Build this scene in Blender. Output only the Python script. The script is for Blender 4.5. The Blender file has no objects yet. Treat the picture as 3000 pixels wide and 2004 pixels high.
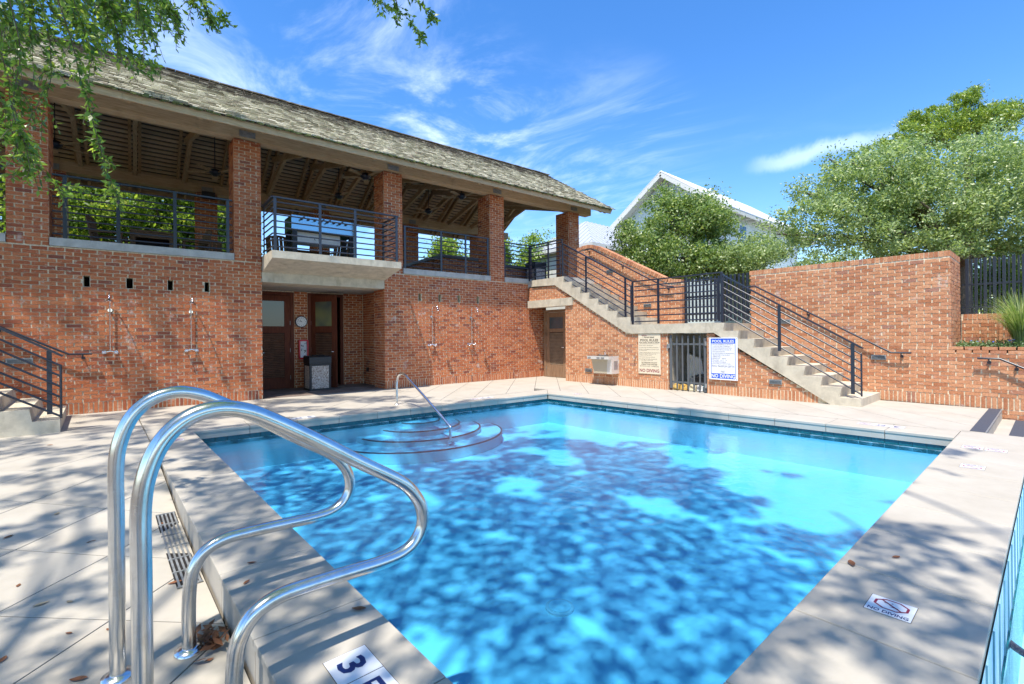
import bpy, bmesh, math, random
import numpy as np
from mathutils import Vector, Matrix
R = math.radians
random.seed(7); rng = np.random.default_rng(7)
scene = bpy.context.scene
col = scene.collection

# ------------------------------------------------------------------ camera
CAM_H = 1.4
YAW, ROLL = 0.8534, -0.0092
F = Vector((math.cos(YAW), math.sin(YAW), 0)); Rt = Vector((math.sin(YAW), -math.cos(YAW), 0)); Up = Vector((0, 0, 1))
R2 = Rt * math.cos(ROLL) + Up * math.sin(ROLL); U2 = -Rt * math.sin(ROLL) + Up * math.cos(ROLL)
cam = bpy.data.cameras.new('camera'); cam.lens = 1390.57 / 3000 * 36; cam.sensor_width = 36; cam.shift_y = -18.8 / 3000
cam.clip_end = 3000; cam.clip_start = .05
co = bpy.data.objects.new('camera', cam); col.objects.link(co)
m = Matrix((R2, U2, -F)).transposed().to_4x4(); m.translation = Vector((0, 0, CAM_H)); co.matrix_world = m
scene.camera = co
FPX = 1390.57
def at(x, y, d):                       # point seen at photograph pixel (x, y), d metres ahead
    return Vector((0, 0, CAM_H)) + (F + R2 * ((x - 1500) / FPX) - U2 * ((y - 983.2) / FPX)) * d
def depth_of(p): return (Vector(p) - Vector((0, 0, CAM_H))).dot(F)
def pix(p):
    v = Vector(p) - Vector((0, 0, CAM_H)); d = v.dot(F)
    if d < .1: return None
    return (1500 + FPX * v.dot(R2) / d, 983.2 - FPX * v.dot(U2) / d)

# ------------------------------------------------------------------ light
SUN = Vector((-1.7, -1.0, 4.4)).normalized()
EL = math.asin(SUN.z); AZ = math.atan2(SUN.x, SUN.y)
world = bpy.data.worlds.new('World'); scene.world = world; world.use_nodes = True
nt = world.node_tree; N = nt.nodes; L = nt.links; N.clear()
out = N.new('ShaderNodeOutputWorld'); bg = N.new('ShaderNodeBackground'); L.new(bg.outputs[0], out.inputs[0])
sky = N.new('ShaderNodeTexSky'); sky.sky_type = 'NISHITA'; sky.sun_disc = False; sky.sun_elevation = EL; sky.sun_rotation = AZ % (2 * math.pi)
sky.air_density = 1.0; sky.dust_density = .5; sky.ozone_density = 2.5; sky.altitude = 0
hsv = N.new('ShaderNodeHueSaturation'); hsv.inputs['Hue'].default_value = .506; hsv.inputs['Saturation'].default_value = 1.32; hsv.inputs['Value'].default_value = .86
L.new(sky.outputs[0], hsv.inputs['Color'])
tc = N.new('ShaderNodeTexCoord')
def wmath(op, a, b=None, clamp=False):
    n = N.new('ShaderNodeMath'); n.operation = op; n.use_clamp = clamp
    for i, v in enumerate((a, b)):
        if v is None: continue
        if isinstance(v, (int, float)): n.inputs[i].default_value = v
        else: L.new(v, n.inputs[i])
    return n.outputs[0]
sep = N.new('ShaderNodeSeparateXYZ'); L.new(tc.outputs['Generated'], sep.inputs[0])
zc = wmath('MAXIMUM', sep.outputs['Z'], .06)
cx = wmath('DIVIDE', sep.outputs['X'], zc); cy = wmath('DIVIDE', sep.outputs['Y'], zc)
cmb = N.new('ShaderNodeCombineXYZ'); L.new(cx, cmb.inputs[0]); L.new(cy, cmb.inputs[1])
def wnoise(scale, det, rough, dist, vec, rot=0, sc=(1, 1, 1)):
    mp = N.new('ShaderNodeMapping'); mp.inputs['Rotation'].default_value = (0, 0, rot); mp.inputs['Scale'].default_value = sc
    L.new(vec, mp.inputs[0]); n = N.new('ShaderNodeTexNoise'); L.new(mp.outputs[0], n.inputs['Vector'])
    n.inputs['Scale'].default_value = scale; n.inputs['Detail'].default_value = det; n.inputs['Roughness'].default_value = rough
    n.inputs['Distortion'].default_value = dist; return n.outputs['Fac']
n1 = wnoise(1.25, 10, .63, 2.4, cmb.outputs[0], R(65), (1.0, .62, 1))
n2 = wnoise(.5, 4, .5, .4, cmb.outputs[0], R(10))
def ramp(v, a, b, tree=None):
    T = tree or N; LL = L
    n = T.new('ShaderNodeMapRange'); n.interpolation_type = 'SMOOTHSTEP'; n.inputs['From Min'].default_value = a; n.inputs['From Max'].default_value = b
    LL.new(v, n.inputs['Value']); return n.outputs[0]
def near_dir(px, py, r0, r1):          # a cloud bank lies around this direction of the sky
    d = (at(px, py, 1) - Vector((0, 0, CAM_H))).normalized()
    vm = N.new('ShaderNodeVectorMath'); vm.operation = 'DOT_PRODUCT'; L.new(tc.outputs['Generated'], vm.inputs[0]); vm.inputs[1].default_value = d
    return ramp(vm.outputs['Value'], math.cos(R(r1)), math.cos(R(r0)))
mask = wmath('ADD', wmath('MULTIPLY', near_dir(1000, 250, 3, 20), 1.0), wmath('MULTIPLY', near_dir(1300, 400, 4, 15), .7))
mask = wmath('ADD', mask, wmath('MULTIPLY', near_dir(780, 60, 2, 17), .55), True)
mask = wmath('ADD', mask, wmath('MULTIPLY', near_dir(1750, 520, 2, 14), .5), True)
thin = wmath('MULTIPLY', ramp(n2, .45, .75), .16)
mask = wmath('ADD', mask, wmath('ADD', thin, wmath('MULTIPLY', ramp(sep.outputs['Z'], .3, .1), .12)), True)
cl = wmath('MULTIPLY', ramp(n1, .40, .88), mask)
d1 = (at(2180, 492, 1) - Vector((0, 0, CAM_H))).normalized(); d2 = (at(2620, 385, 1) - Vector((0, 0, CAM_H))).normalized()
vb = N.new('ShaderNodeVectorMath'); vb.operation = 'DOT_PRODUCT'; L.new(tc.outputs['Generated'], vb.inputs[0]); vb.inputs[1].default_value = d1.cross(d2).normalized()
wav = wmath('ADD', vb.outputs['Value'], wmath('MULTIPLY', wmath('SUBTRACT', wnoise(9, 5, .65, .3, tc.outputs['Generated']), .5), .05))
band = ramp(wmath('ABSOLUTE', wav), .020, .002)
streak = wmath('MULTIPLY', wmath('MULTIPLY', near_dir(2400, 438, 1, 7.0), band), .5)
cl = wmath('ADD', cl, streak, True)
cl = wmath('MULTIPLY', cl, .62)
mixc = N.new('ShaderNodeMix'); mixc.data_type = 'RGBA'; L.new(cl, mixc.inputs['Factor'])
L.new(hsv.outputs[0], mixc.inputs['A']); mixc.inputs['B'].default_value = (5.4, 6.0, 7.2, 1)
L.new(mixc.outputs['Result'], bg.inputs['Color']); bg.inputs['Strength'].default_value = .15
sun = bpy.data.lights.new('sun', 'SUN'); sun.energy = 3.15; sun.angle = R(.9); sun.color = (1, .94, .84)
so = bpy.data.objects.new('sun', sun); col.objects.link(so); so.rotation_euler = (-SUN).to_track_quat('-Z', 'Y').to_euler(); so.location = (0, 0, 30)
scene.view_settings.view_transform = 'Standard'; scene.view_settings.look = 'None'; scene.view_settings.gamma = 1
scene.view_settings.use_curve_mapping = False
scene.view_settings.exposure = 1.22
cy_ = scene.cycles; cy_.max_bounces = 8; cy_.diffuse_bounces = 5; cy_.glossy_bounces = 4; cy_.transparent_max_bounces = 12; cy_.transmission_bounces = 4
cy_.caustics_reflective = False; cy_.caustics_refractive = False; cy_.sample_clamp_indirect = 6; cy_.use_denoising = True

# ------------------------------------------------------------------ materials
class Mat:
    def __init__(s, name, rough=.7, metal=0, spec=.5):
        s.m = bpy.data.materials.new(name); s.m.use_nodes = True; s.t = s.m.node_tree; s.n = s.t.nodes; s.l = s.t.links
        s.b = s.n['Principled BSDF']; s.b.inputs['Roughness'].default_value = rough; s.b.inputs['Metallic'].default_value = metal
        s.b.inputs['Specular IOR Level'].default_value = spec
    def noise(s, scale, detail=4, rough=.6, vec=None, sc=None, dist=0):
        n = s.n.new('ShaderNodeTexNoise'); n.inputs['Scale'].default_value = scale; n.inputs['Detail'].default_value = detail
        n.inputs['Roughness'].default_value = rough; n.inputs['Distortion'].default_value = dist
        v = vec or s.pos()
        if sc:
            mp = s.n.new('ShaderNodeMapping'); mp.inputs['Scale'].default_value = sc; s.l.new(v, mp.inputs[0]); v = mp.outputs[0]
        s.l.new(v, n.inputs['Vector']); return n.outputs['Fac']
    def pos(s): 
        if not hasattr(s, '_p'): s._p = s.n.new('ShaderNodeNewGeometry')
        return s._p.outputs['Position']
    def rnd(s):
        s.pos(); oi = s.n.new('ShaderNodeObjectInfo')
        a = s.math('ADD', s._p.outputs['Random Per Island'], oi.outputs['Random']); return s.math('FRACT', a)
    def math(s, op, a, b=None, clamp=False):
        n = s.n.new('ShaderNodeMath'); n.operation = op; n.use_clamp = clamp
        for i, v in enumerate((a, b)):
            if v is None: continue
            if isinstance(v, (int, float)): n.inputs[i].default_value = v
            else: s.l.new(v, n.inputs[i])
        return n.outputs[0]
    def rmp(s, v, a, b):
        n = s.n.new('ShaderNodeMapRange'); n.interpolation_type = 'SMOOTHSTEP'; n.inputs['From Min'].default_value = a; n.inputs['From Max'].default_value = b
        s.l.new(v, n.inputs['Value']); return n.outputs[0]
    def ramp(s, v, stops):
        n = s.n.new('ShaderNodeValToRGB'); e = n.color_ramp.elements
        while len(e) < len(stops): e.new(.5)
        for k, (p, c) in enumerate(stops): e[k].position = p; e[k].color = (*c, 1)
        s.l.new(v, n.inputs[0]); return n.outputs[0]
    def mix(s, f, a, b, mode='MIX'):
        n = s.n.new('ShaderNodeMix'); n.data_type = 'RGBA'; n.blend_type = mode
        for k, v in (('Factor', f), ('A', a), ('B', b)):
            if isinstance(v, (int, float)): n.inputs[k].default_value = v
            elif isinstance(v, tuple): n.inputs[k].default_value = (*v, 1)
            else: s.l.new(v, n.inputs[k])
        return n.outputs['Result']
    def col(s, c):
        if isinstance(c, tuple): s.b.inputs['Base Color'].default_value = (*c, 1)
        else: s.l.new(c, s.b.inputs['Base Color'])
        return s
    def bump(s, h, strength=.3, dist=.01):
        n = s.n.new('ShaderNodeBump'); n.inputs['Strength'].default_value = strength; n.inputs['Distance'].default_value = dist
        s.l.new(h, n.inputs['Height']); s.l.new(n.outputs[0], s.b.inputs['Normal']); return s

M = {}
def brick_mat(name, stops, white=.5, dark=.5):
    a = Mat(name, .85, spec=.3)
    c = a.ramp(a.rnd(), stops)
    n = a.noise(38, 4, .7); c = a.mix(a.rmp(n, .35, .7), c, a.mix(1, c, (.72, .66, .62), 'MULTIPLY'))
    n2 = a.noise(14, 5, .75, dist=1.0); c = a.mix(a.math('MULTIPLY', a.rmp(n2, .56, .70), white), c, (.62, .50, .38))
    n3 = a.noise(3.1, 5, .7); c = a.mix(a.math('MULTIPLY', a.rmp(n3, .60, .70), .6), c, (.60, .50, .44))
    n4 = a.noise(.9, 4, .6); c = a.mix(a.math('MULTIPLY', a.rmp(n4, .5, .75), dark), c, a.mix(1, c, (.6, .5, .5), 'MULTIPLY'))
    a.col(c); a.bump(a.noise(60, 5, .8), .8, .006); return a.m
M['brick'] = brick_mat('red_flashed_brick', [(0, (.40, .11, .045)), (.3, (.52, .165, .065)), (.6, (.60, .215, .09)), (.85, (.49, .145, .06)), (1, (.26, .08, .05))], .85, .12)
M['brick_light'] = brick_mat('orange_brick', [(0, (.46, .18, .085)), (.3, (.58, .26, .13)), (.7, (.68, .34, .18)), (.93, (.54, .23, .12)), (1, (.40, .19, .13))], .7, .1)
def simple(name, c, rough=.7, metal=0, var=.15, scale=6, spec=.5, bump=0, bscale=80):
    a = Mat(name, rough, metal, spec)
    n = a.noise(scale, 5, .65); a.col(a.mix(a.rmp(n, .3, .7), tuple(x * (1 - var) for x in c), tuple(min(1, x * (1 + var)) for x in c)))
    if bump: a.bump(a.noise(bscale, 4, .7), bump, .004)
    return a.m
M['mortar'] = simple('cream_mortar', (.68, .58, .41), .95, var=.25, scale=25, bump=.6)
def conc(name, base, stain=(.3, .26, .2), amt=.6, vertical=True):
    a = Mat(name, .85, spec=.3)
    c = a.mix(a.rmp(a.noise(5, 6, .7), .3, .7), tuple(x * .82 for x in base), tuple(x * 1.1 for x in base))
    s_ = a.noise(3.2, 5, .65, sc=(1.4, 1.4, .35) if vertical else None)
    c = a.mix(a.math('MULTIPLY', a.rmp(s_, .5, .72), amt), c, stain)
    w = a.noise(4.5, 5, .7, sc=(1.7, 1.7, .5) if vertical else None, dist=.6)
    c = a.mix(a.math('MULTIPLY', a.rmp(w, .64, .72), .55), c, (.7, .67, .6))
    a.col(c); a.bump(a.noise(50, 5, .7), .35, .005); return a.m
M['concrete'] = conc('weathered_concrete', (.56, .50, .39), (.30, .26, .19), .6)
M['sill'] = conc('grey_concrete_sill', (.46, .45, .41), (.22, .21, .19), .45)
def deckmat():
    a = Mat('cream_deck_concrete', .75, spec=.35)
    c = a.ramp(a.noise(1.7, 7, .68), [(.3, (.375, .335, .275)), (.55, (.435, .395, .33)), (.8, (.48, .44, .375))])
    c = a.mix(a.math('MULTIPLY', a.rmp(a.noise(.8, 6, .78, dist=.5), .55, .74), .45), c, (.36, .33, .30))
    c = a.mix(a.math('MULTIPLY', a.rmp(a.noise(90, 2, .5), .62, .75), .15), c, (.3, .28, .26))
    r = a.rnd(); c = a.mix(a.math('MULTIPLY', r, .12), c, (.45, .43, .40))
    a.col(c); a.bump(a.noise(120, 3, .6), .15, .002); return a.m
M['deck'] = deckmat()
M['joint'] = simple('dark_joint', (.10, .09, .08), .95)
M['soil'] = simple('brown_soil', (.12, .09, .06), .95, var=.4, scale=3)
def wood(name, c0, c1, dirsc=(1, 12, 12), knots=True):
    a = Mat(name, .72, spec=.3); tcn = a.n.new('ShaderNodeTexCoord')
    g = a.noise(4, 6, .7, vec=tcn.outputs['Object'], sc=dirsc, dist=.4); c = a.mix(a.rmp(g, .3, .72), c0, c1)
    r = a.rnd(); c = a.mix(a.math('MULTIPLY', r, .45), c, a.mix(1, c, (.62, .58, .52), 'MULTIPLY'))
    st = a.noise(1.7, 5, .7); c = a.mix(a.math('MULTIPLY', a.rmp(st, .55, .75), .5), c, tuple(x * .45 for x in c0))
    a.col(c); a.bump(g, .3, .004); return a.m
M['timber'] = wood('weathered_beam_timber', (.50, .34, .19), (.74, .56, .35), (.8, 10, 14))
M['rafter'] = wood('rafter_timber', (.42, .27, .13), (.68, .48, .27), (10, .8, 8))
M['board'] = wood('sheathing_timber', (.58, .42, .26), (.78, .62, .42), (.8, 10, 10))
M['dkwood'] = wood('dark_teak_wood', (.17, .09, .05), (.28, .17, .1), (6, 6, 6))
M['door'] = wood('mahogany_door', (.11, .028, .014), (.19, .055, .026), (6, 6, .8))
M['doortan'] = wood('faded_door_wood', (.22, .13, .075), (.33, .21, .13), (6, 6, .8))
def shingle():
    a = Mat('mossy_cedar_shingle', .9, spec=.2)
    c = a.ramp(a.rnd(), [(0, (.26, .23, .16)), (.35, (.42, .39, .29)), (.65, (.54, .51, .38)), (.9, (.66, .63, .50)), (1, (.30, .25, .19))])
    tcn = a.n.new('ShaderNodeSeparateXYZ'); a.l.new(a.pos(), tcn.inputs[0])
    hi = a.rmp(tcn.outputs['Z'], 6.9, 8.1); nn = a.noise(2.2, 6, .75)
    f = a.math('MULTIPLY', a.rmp(a.math('ADD', nn, a.math('MULTIPLY', hi, .26)), .58, .76), .75)
    c = a.mix(f, c, (.085, .06, .045))
    c = a.mix(a.math('MULTIPLY', a.rmp(a.noise(9, 5, .8), .55, .72), .35), c, (.24, .25, .12))
    a.col(c); a.bump(a.noise(30, 5, .8, sc=(4, 1, 1)), .6, .01); return a.m
M['shingle'] = shingle()
M['moss'] = simple('green_moss', (.13, .15, .05), .95, var=.5, scale=30, bump=1)
M['iron'] = Mat('dark_painted_steel', .33, .0, .7).col((.014, .018, .032)).m
M['galv'] = simple('galvanised_steel', (.30, .31, .31), .55, .5, .25, 14)
def brushed():
    a = Mat('brushed_stainless', .2, 1); a.col(a.mix(a.rmp(a.noise(5, 6, .8), .45, .75), (.80, .79, .77), (.60, .58, .55))); n = a.noise(9, 6, .8)
    mr = a.n.new('ShaderNodeMapRange'); mr.inputs['To Min'].default_value = .12; mr.inputs['To Max'].default_value = .34; a.l.new(n, mr.inputs['Value']); a.l.new(mr.outputs[0], a.b.inputs['Roughness']); return a.m
M['steel'] = brushed()
M['chrome'] = Mat('chrome', .12, 1).col((.85, .85, .87)).m
M['white'] = simple('white_paint', (.78, .78, .76), .5, var=.03)
M['black'] = Mat('black_plastic', .45).col((.012, .013, .018)).m
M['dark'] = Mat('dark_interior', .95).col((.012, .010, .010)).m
M['counter'] = simple('dark_slate_counter', (.07, .075, .085), .5, var=.2)
M['blue'] = Mat('blue_print', .45).col((.005, .09, .62)).m
M['navy'] = Mat('navy_print', .5).col((.005, .02, .12)).m
M['ink'] = Mat('black_print', .5).col((.02, .018, .02)).m
M['maroon'] = Mat('maroon_print', .5).col((.25, .01, .04)).m
M['brownink'] = Mat('brown_print', .5).col((.10, .07, .05)).m
M['cream'] = Mat('cream_sign_board', .5).col((.72, .63, .47)).m
M['signwhite'] = Mat('white_sign_board', .4).col((.80, .81, .84)).m
M['tile_white'] = Mat('white_ceramic_tile', .25).col((.72, .74, .78)).m
M['red'] = Mat('red_plastic', .35).col((.62, .01, .02)).m
M['grout'] = Mat('pale_blue_grout').col((.12, .30, .38)).m
M['teal'] = simple('teal_waterline_tile', (.006, .10, .12), .2, var=.3, scale=30)
M['strip'] = simple('grey_nonslip_strip', (.055, .06, .08), .9, var=.3, scale=120)
M['redtile'] = simple('dark_red_tile', (.16, .06, .08), .4)
M['leafdry'] = simple('dry_brown_leaf', (.23, .09, .035), .8, var=.5, scale=8)
def glass(name, c, rough=.25):
    a = Mat(name, rough, 0, .8); a.col(c); return a.m
def frosted():
    a = Mat('frosted_glass', .25, 0, .9); a.col(a.ramp(a.noise(1.3, 2, .5), [(.35, (.10, .13, .12)), (.6, (.28, .30, .13))])); a.bump(a.noise(90, 2, .5), .5, .004); return a.m
M['frost'] = frosted()
M['frost_blue'] = glass('tinted_glass', (.06, .09, .11), .12)
M['window'] = glass('window_glass', (.02, .07, .11), .05)
def agg():
    a = Mat('exposed_aggregate', .9); v = a.n.new('ShaderNodeTexVoronoi'); v.inputs['Scale'].default_value = 70; a.l.new(a.pos(), v.inputs['Vector'])
    s_ = a.n.new('ShaderNodeSeparateColor'); a.l.new(v.outputs['Color'], s_.inputs[0])
    a.col(a.ramp(s_.outputs[0], [(0, (.2, .13, .10)), (.4, (.42, .34, .29)), (.8, (.62, .56, .50)), (1, (.75, .72, .68))])); a.bump(v.outputs['Distance'], .8, .006); return a.m
M['agg'] = agg()
def foos():
    a = Mat('sky_reflection_blue_panel', .12, .55, .8); a.col((.30, .52, .68)); return a.m  # blue of the reflected sky is put into the panel colour
M['panel'] = foos()
def leaf(name, stops, trans=.35, rough=.38):
    a = Mat(name, rough, 0, .55); c = a.ramp(a.rnd(), stops); a.col(c)
    tr = a.n.new('ShaderNodeBsdfTranslucent'); a.l.new(a.mix(1, c, (1.5, 1.6, .8), 'MULTIPLY'), tr.inputs[0])
    ms = a.n.new('ShaderNodeMixShader'); ms.inputs[0].default_value = trans; a.l.new(a.b.outputs[0], ms.inputs[1]); a.l.new(tr.outputs[0], ms.inputs[2])
    a.l.new(ms.outputs[0], a.n['Material Output'].inputs[0]); return a.m
M['leaf_oak'] = leaf('live_oak_leaf', [(0, (.09, .15, .035)), (.5, (.19, .28, .075)), (.85, (.32, .40, .13)), (1, (.50, .52, .22))])
M['leaf_grey'] = leaf('grey_green_oak_leaf', [(0, (.13, .19, .065)), (.5, (.27, .36, .14)), (.85, (.40, .48, .21)), (1, (.56, .60, .30))])
M['leaf_near'] = leaf('glossy_oak_leaf', [(0, (.07, .13, .025)), (.5, (.13, .23, .045)), (.9, (.25, .36, .07)), (1, (.45, .50, .12))], .5, .3)
M['leaf_bright'] = leaf('bright_green_leaf', [(0, (.10, .17, .03)), (.5, (.20, .30, .05)), (.9, (.34, .43, .09)), (1, (.42, .42, .07))], .5)
M['needle'] = leaf('pine_needle', [(0, (.10, .17, .02)), (.5, (.22, .33, .04)), (1, (.42, .48, .08))], .25)
M['grass'] = leaf('ornamental_grass_blade', [(0, (.12, .20, .05)), (.5, (.25, .36, .10)), (1, (.50, .50, .28))], .4)
M['cover'] = leaf('ground_cover_leaf', [(0, (.08, .14, .05)), (.6, (.16, .25, .10)), (1, (.28, .36, .18))], .3)
M['bark'] = simple('oak_bark', (.15, .115, .085), .95, var=.4, scale=18, bump=1, bscale=30)
M['flower'] = Mat('blue_flower').col((.1, .15, .7)).m
M['metalroof'] = simple('standing_seam_metal', (.52, .54, .57), .45, .3, .06)
M['whiteroof'] = simple('white_metal_roof', (.80, .80, .82), .4, .1, .04)
M['siding'] = simple('pale_green_siding', (.64, .73, .70), .7, var=.05)
M['trim'] = simple('cream_trim', (.66, .65, .58), .6, var=.04)
def paver():
    a = Mat('brown_paver', .85); a.col(a.ramp(a.rnd(), [(0, (.10, .07, .055)), (.5, (.17, .125, .10)), (1, (.25, .19, .16))])); a.bump(a.noise(60), .4, .004); return a.m
M['paver'] = paver()
def plaster():
    a = Mat('pool_plaster', .85, spec=.1)
    a.col(a.mix(a.rmp(a.noise(1.1, 5, .6), .3, .7), (.62, .80, .88), (.70, .86, .93))); return a.m
M['plaster'] = plaster()
def water(name, tint, bump=.3):
    m_ = bpy.data.materials.new(name); m_.use_nodes = True; t = m_.node_tree; n = t.nodes; l = t.links; n.clear()
    o = n.new('ShaderNodeOutputMaterial'); tr = n.new('ShaderNodeBsdfTransparent'); tr.inputs[0].default_value = (*tint, 1)
    g = n.new('ShaderNodeBsdfGlossy'); g.inputs['Roughness'].default_value = .035; g.inputs['Color'].default_value = (1, 1, 1, 1)
    fr = n.new('ShaderNodeFresnel'); fr.inputs['IOR'].default_value = 1.36; mx = n.new('ShaderNodeMixShader')
    geo = n.new('ShaderNodeNewGeometry')
    b = n.new('ShaderNodeBump'); b.inputs['Strength'].default_value = bump; b.inputs['Distance'].default_value = .02
    a1 = n.new('ShaderNodeTexNoise'); a1.inputs['Scale'].default_value = 5.5; a1.inputs['Detail'].default_value = 3; a1.inputs['Distortion'].default_value = .8
    a2 = n.new('ShaderNodeTexNoise'); a2.inputs['Scale'].default_value = 24; a2.inputs['Detail'].default_value = 2
    ad = n.new('ShaderNodeMath'); ad.operation = 'MULTIPLY_ADD'; ad.inputs[1].default_value = .35
    l.new(geo.outputs['Position'], a1.inputs['Vector']); l.new(geo.outputs['Position'], a2.inputs['Vector'])
    l.new(a2.outputs['Fac'], ad.inputs[0]); l.new(a1.outputs['Fac'], ad.inputs[2]); l.new(ad.outputs[0], b.inputs['Height'])
    l.new(b.outputs[0], g.inputs['Normal']); l.new(b.outputs[0], fr.inputs['Normal'])
    l.new(fr.outputs[0], mx.inputs[0]); l.new(tr.outputs[0], mx.inputs[1]); l.new(g.outputs[0], mx.inputs[2]); l.new(mx.outputs[0], o.inputs[0]); return m_
M['water'] = water('pool_water', (.34, .775, 1.0))
M['water2'] = water('upper_pool_water', (.62, .88, .97))

# ------------------------------------------------------------------ helpers
def link(o, parent=None):
    col.objects.link(o)
    if parent is not None: o.parent = parent
    return o
def tag(o, label=None, cat=None, group=None, kind=None):
    if label: o['label'] = label
    if cat: o['category'] = cat
    if group: o['group'] = group
    if kind: o['kind'] = kind
    return o
def empty(name, loc=(0, 0, 0), rz=0, **k):
    o = bpy.data.objects.new(name, None); o.location = loc; o.rotation_euler = (0, 0, rz); o.empty_display_size = .2
    return tag(link(o), **k)
BF = [(0, 3, 2, 1), (4, 5, 6, 7), (0, 1, 5, 4), (1, 2, 6, 5), (2, 3, 7, 6), (3, 0, 4, 7)]
class MB:
    def __init__(s): s.v = []; s.f = []; s.sm = []
    def raw(s, v, f, smooth=False):
        n = len(s.v); s.v += [tuple(p) for p in v]; s.f += [tuple(i + n for i in q) for q in f]; s.sm += [smooth] * len(f); return s
    def box(s, x0, x1, y0, y1, z0, z1):
        return s.raw([(x0, y0, z0), (x1, y0, z0), (x1, y1, z0), (x0, y1, z0), (x0, y0, z1), (x1, y0, z1), (x1, y1, z1), (x0, y1, z1)], BF)
    def obox(s, c, ax, ay, az):        # oriented box: centre and three half vectors
        c = Vector(c); ax = Vector(ax); ay = Vector(ay); az = Vector(az)
        return s.raw([c + sx * ax + sy * ay + sz * az for sz in (-1, 1) for sx, sy in ((-1, -1), (1, -1), (1, 1), (-1, 1))], BF)
    def bar(s, p, q, w, h, up=(0, 0, 1)):  # rectangular bar from p to q, w sideways, h along up
        p = Vector(p); q = Vector(q); d = (q - p); t = d.normalized(); sd = t.cross(Vector(up)).normalized(); u = sd.cross(t).normalized()
        return s.obox((p + q) / 2, d / 2, sd * w / 2, u * h / 2)
    def tube(s, pts, r, n=8, caps=True):
        pts = [Vector(p) for p in pts]; rs = r if isinstance(r, (list, tuple)) else [r] * len(pts)
        t0 = (pts[1] - pts[0]).normalized(); ref = Vector((0, 0, 1)) if abs(t0.z) < .9 else Vector((1, 0, 0)); sd = t0.cross(ref).normalized(); V = []
        for i, p in enumerate(pts):
            t = (pts[min(i + 1, len(pts) - 1)] - pts[max(i - 1, 0)]).normalized()
            sd = (sd - t * sd.dot(t)).normalized(); u = t.cross(sd)
            V += [p + (sd * math.cos(2 * math.pi * k / n) + u * math.sin(2 * math.pi * k / n)) * rs[i] for k in range(n)]
        Fc = [(i * n + k, i * n + (k + 1) % n, (i + 1) * n + (k + 1) % n, (i + 1) * n + k) for i in range(len(pts) - 1) for k in range(n)]
        s.raw(V, Fc, True)
        if caps: s.raw(V[:n], [tuple(range(n))[::-1]]); s.raw(V[-n:], [tuple(range(n))])
        return s
    def cyl(s, c, r, z0, z1, n=20, r2=None, axis='z'):
        r2 = r if r2 is None else r2; cx, cy = c[0], c[1]
        V = [(cx + rr * math.cos(2 * math.pi * k / n), cy + rr * math.sin(2 * math.pi * k / n), z) for rr, z in ((r, z0), (r2, z1)) for k in range(n)]
        s.raw(V, [(k, (k + 1) % n, n + (k + 1) % n, n + k) for k in range(n)], True); s.raw(V, [tuple(range(n))[::-1], tuple(range(n, 2 * n))]); return s
    def prism(s, poly, axis, a, b):    # polygon in the two other axes, extruded along axis from a to b
        def P(p, t): return (t, p[0], p[1]) if axis == 'x' else ((p[0], t, p[1]) if axis == 'y' else (p[0], p[1], t))
        n = len(poly); V = [P(p, a) for p in poly] + [P(p, b) for p in poly]
        return s.raw(V, [tuple(range(n)), tuple(range(n, 2 * n))[::-1]] + [(k, k + n, (k + 1) % n + n, (k + 1) % n) for k in range(n)])
    def build(s, name, mat, parent=None, fixn=True, **k):
        me = bpy.data.meshes.new(name); me.from_pydata(s.v, [], s.f); me.materials.append(mat if not isinstance(mat, str) else M[mat])
        me.polygons.foreach_set('use_smooth', s.sm)
        if fixn and len(s.f) < 40000:
            bm = bmesh.new(); bm.from_mesh(me); bmesh.ops.recalc_face_normals(bm, faces=bm.faces); bm.to_mesh(me); bm.free()
        return tag(link(bpy.data.objects.new(name, me), parent), **k)
def copy_tree(o, parent=None):
    c = o.copy(); col.objects.link(c); c.parent = parent
    for ch in [x for x in o.children]: copy_tree(ch, c)
    return c
def quads(name, V, mat, parent=None, **k):   # V: (n,4,3)
    n = len(V); me = bpy.data.meshes.new(name); me.vertices.add(n * 4); me.vertices.foreach_set('co', V.astype(np.float32).ravel())
    me.loops.add(n * 4); me.loops.foreach_set('vertex_index', np.arange(n * 4, dtype=np.int32)); me.polygons.add(n)
    me.polygons.foreach_set('loop_start', np.arange(0, n * 4, 4, dtype=np.int32)); me.polygons.foreach_set('loop_total', np.full(n, 4, dtype=np.int32))
    me.update(); me.validate(); me.materials.append(M[mat]); return tag(link(bpy.data.objects.new(name, me), parent), **k)
def leaf_quads(P, size, up=.35, elong=.5, jit=.35):
    n = len(P); d = rng.normal(size=(n, 3)); d /= np.linalg.norm(d, axis=1, keepdims=True)
    nn = rng.normal(size=(n, 3)); nn[:, 2] += up * 2; nn -= d * (nn * d).sum(1, keepdims=True); nn /= np.linalg.norm(nn, axis=1, keepdims=True)
    w = np.cross(nn, d); s_ = size * (1 + jit * rng.uniform(-1, 1, (n, 1)))
    return np.stack([P - d * s_ * .5, P + w * s_ * elong * .5, P + d * s_ * .5, P - w * s_ * elong * .5], 1)
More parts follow.
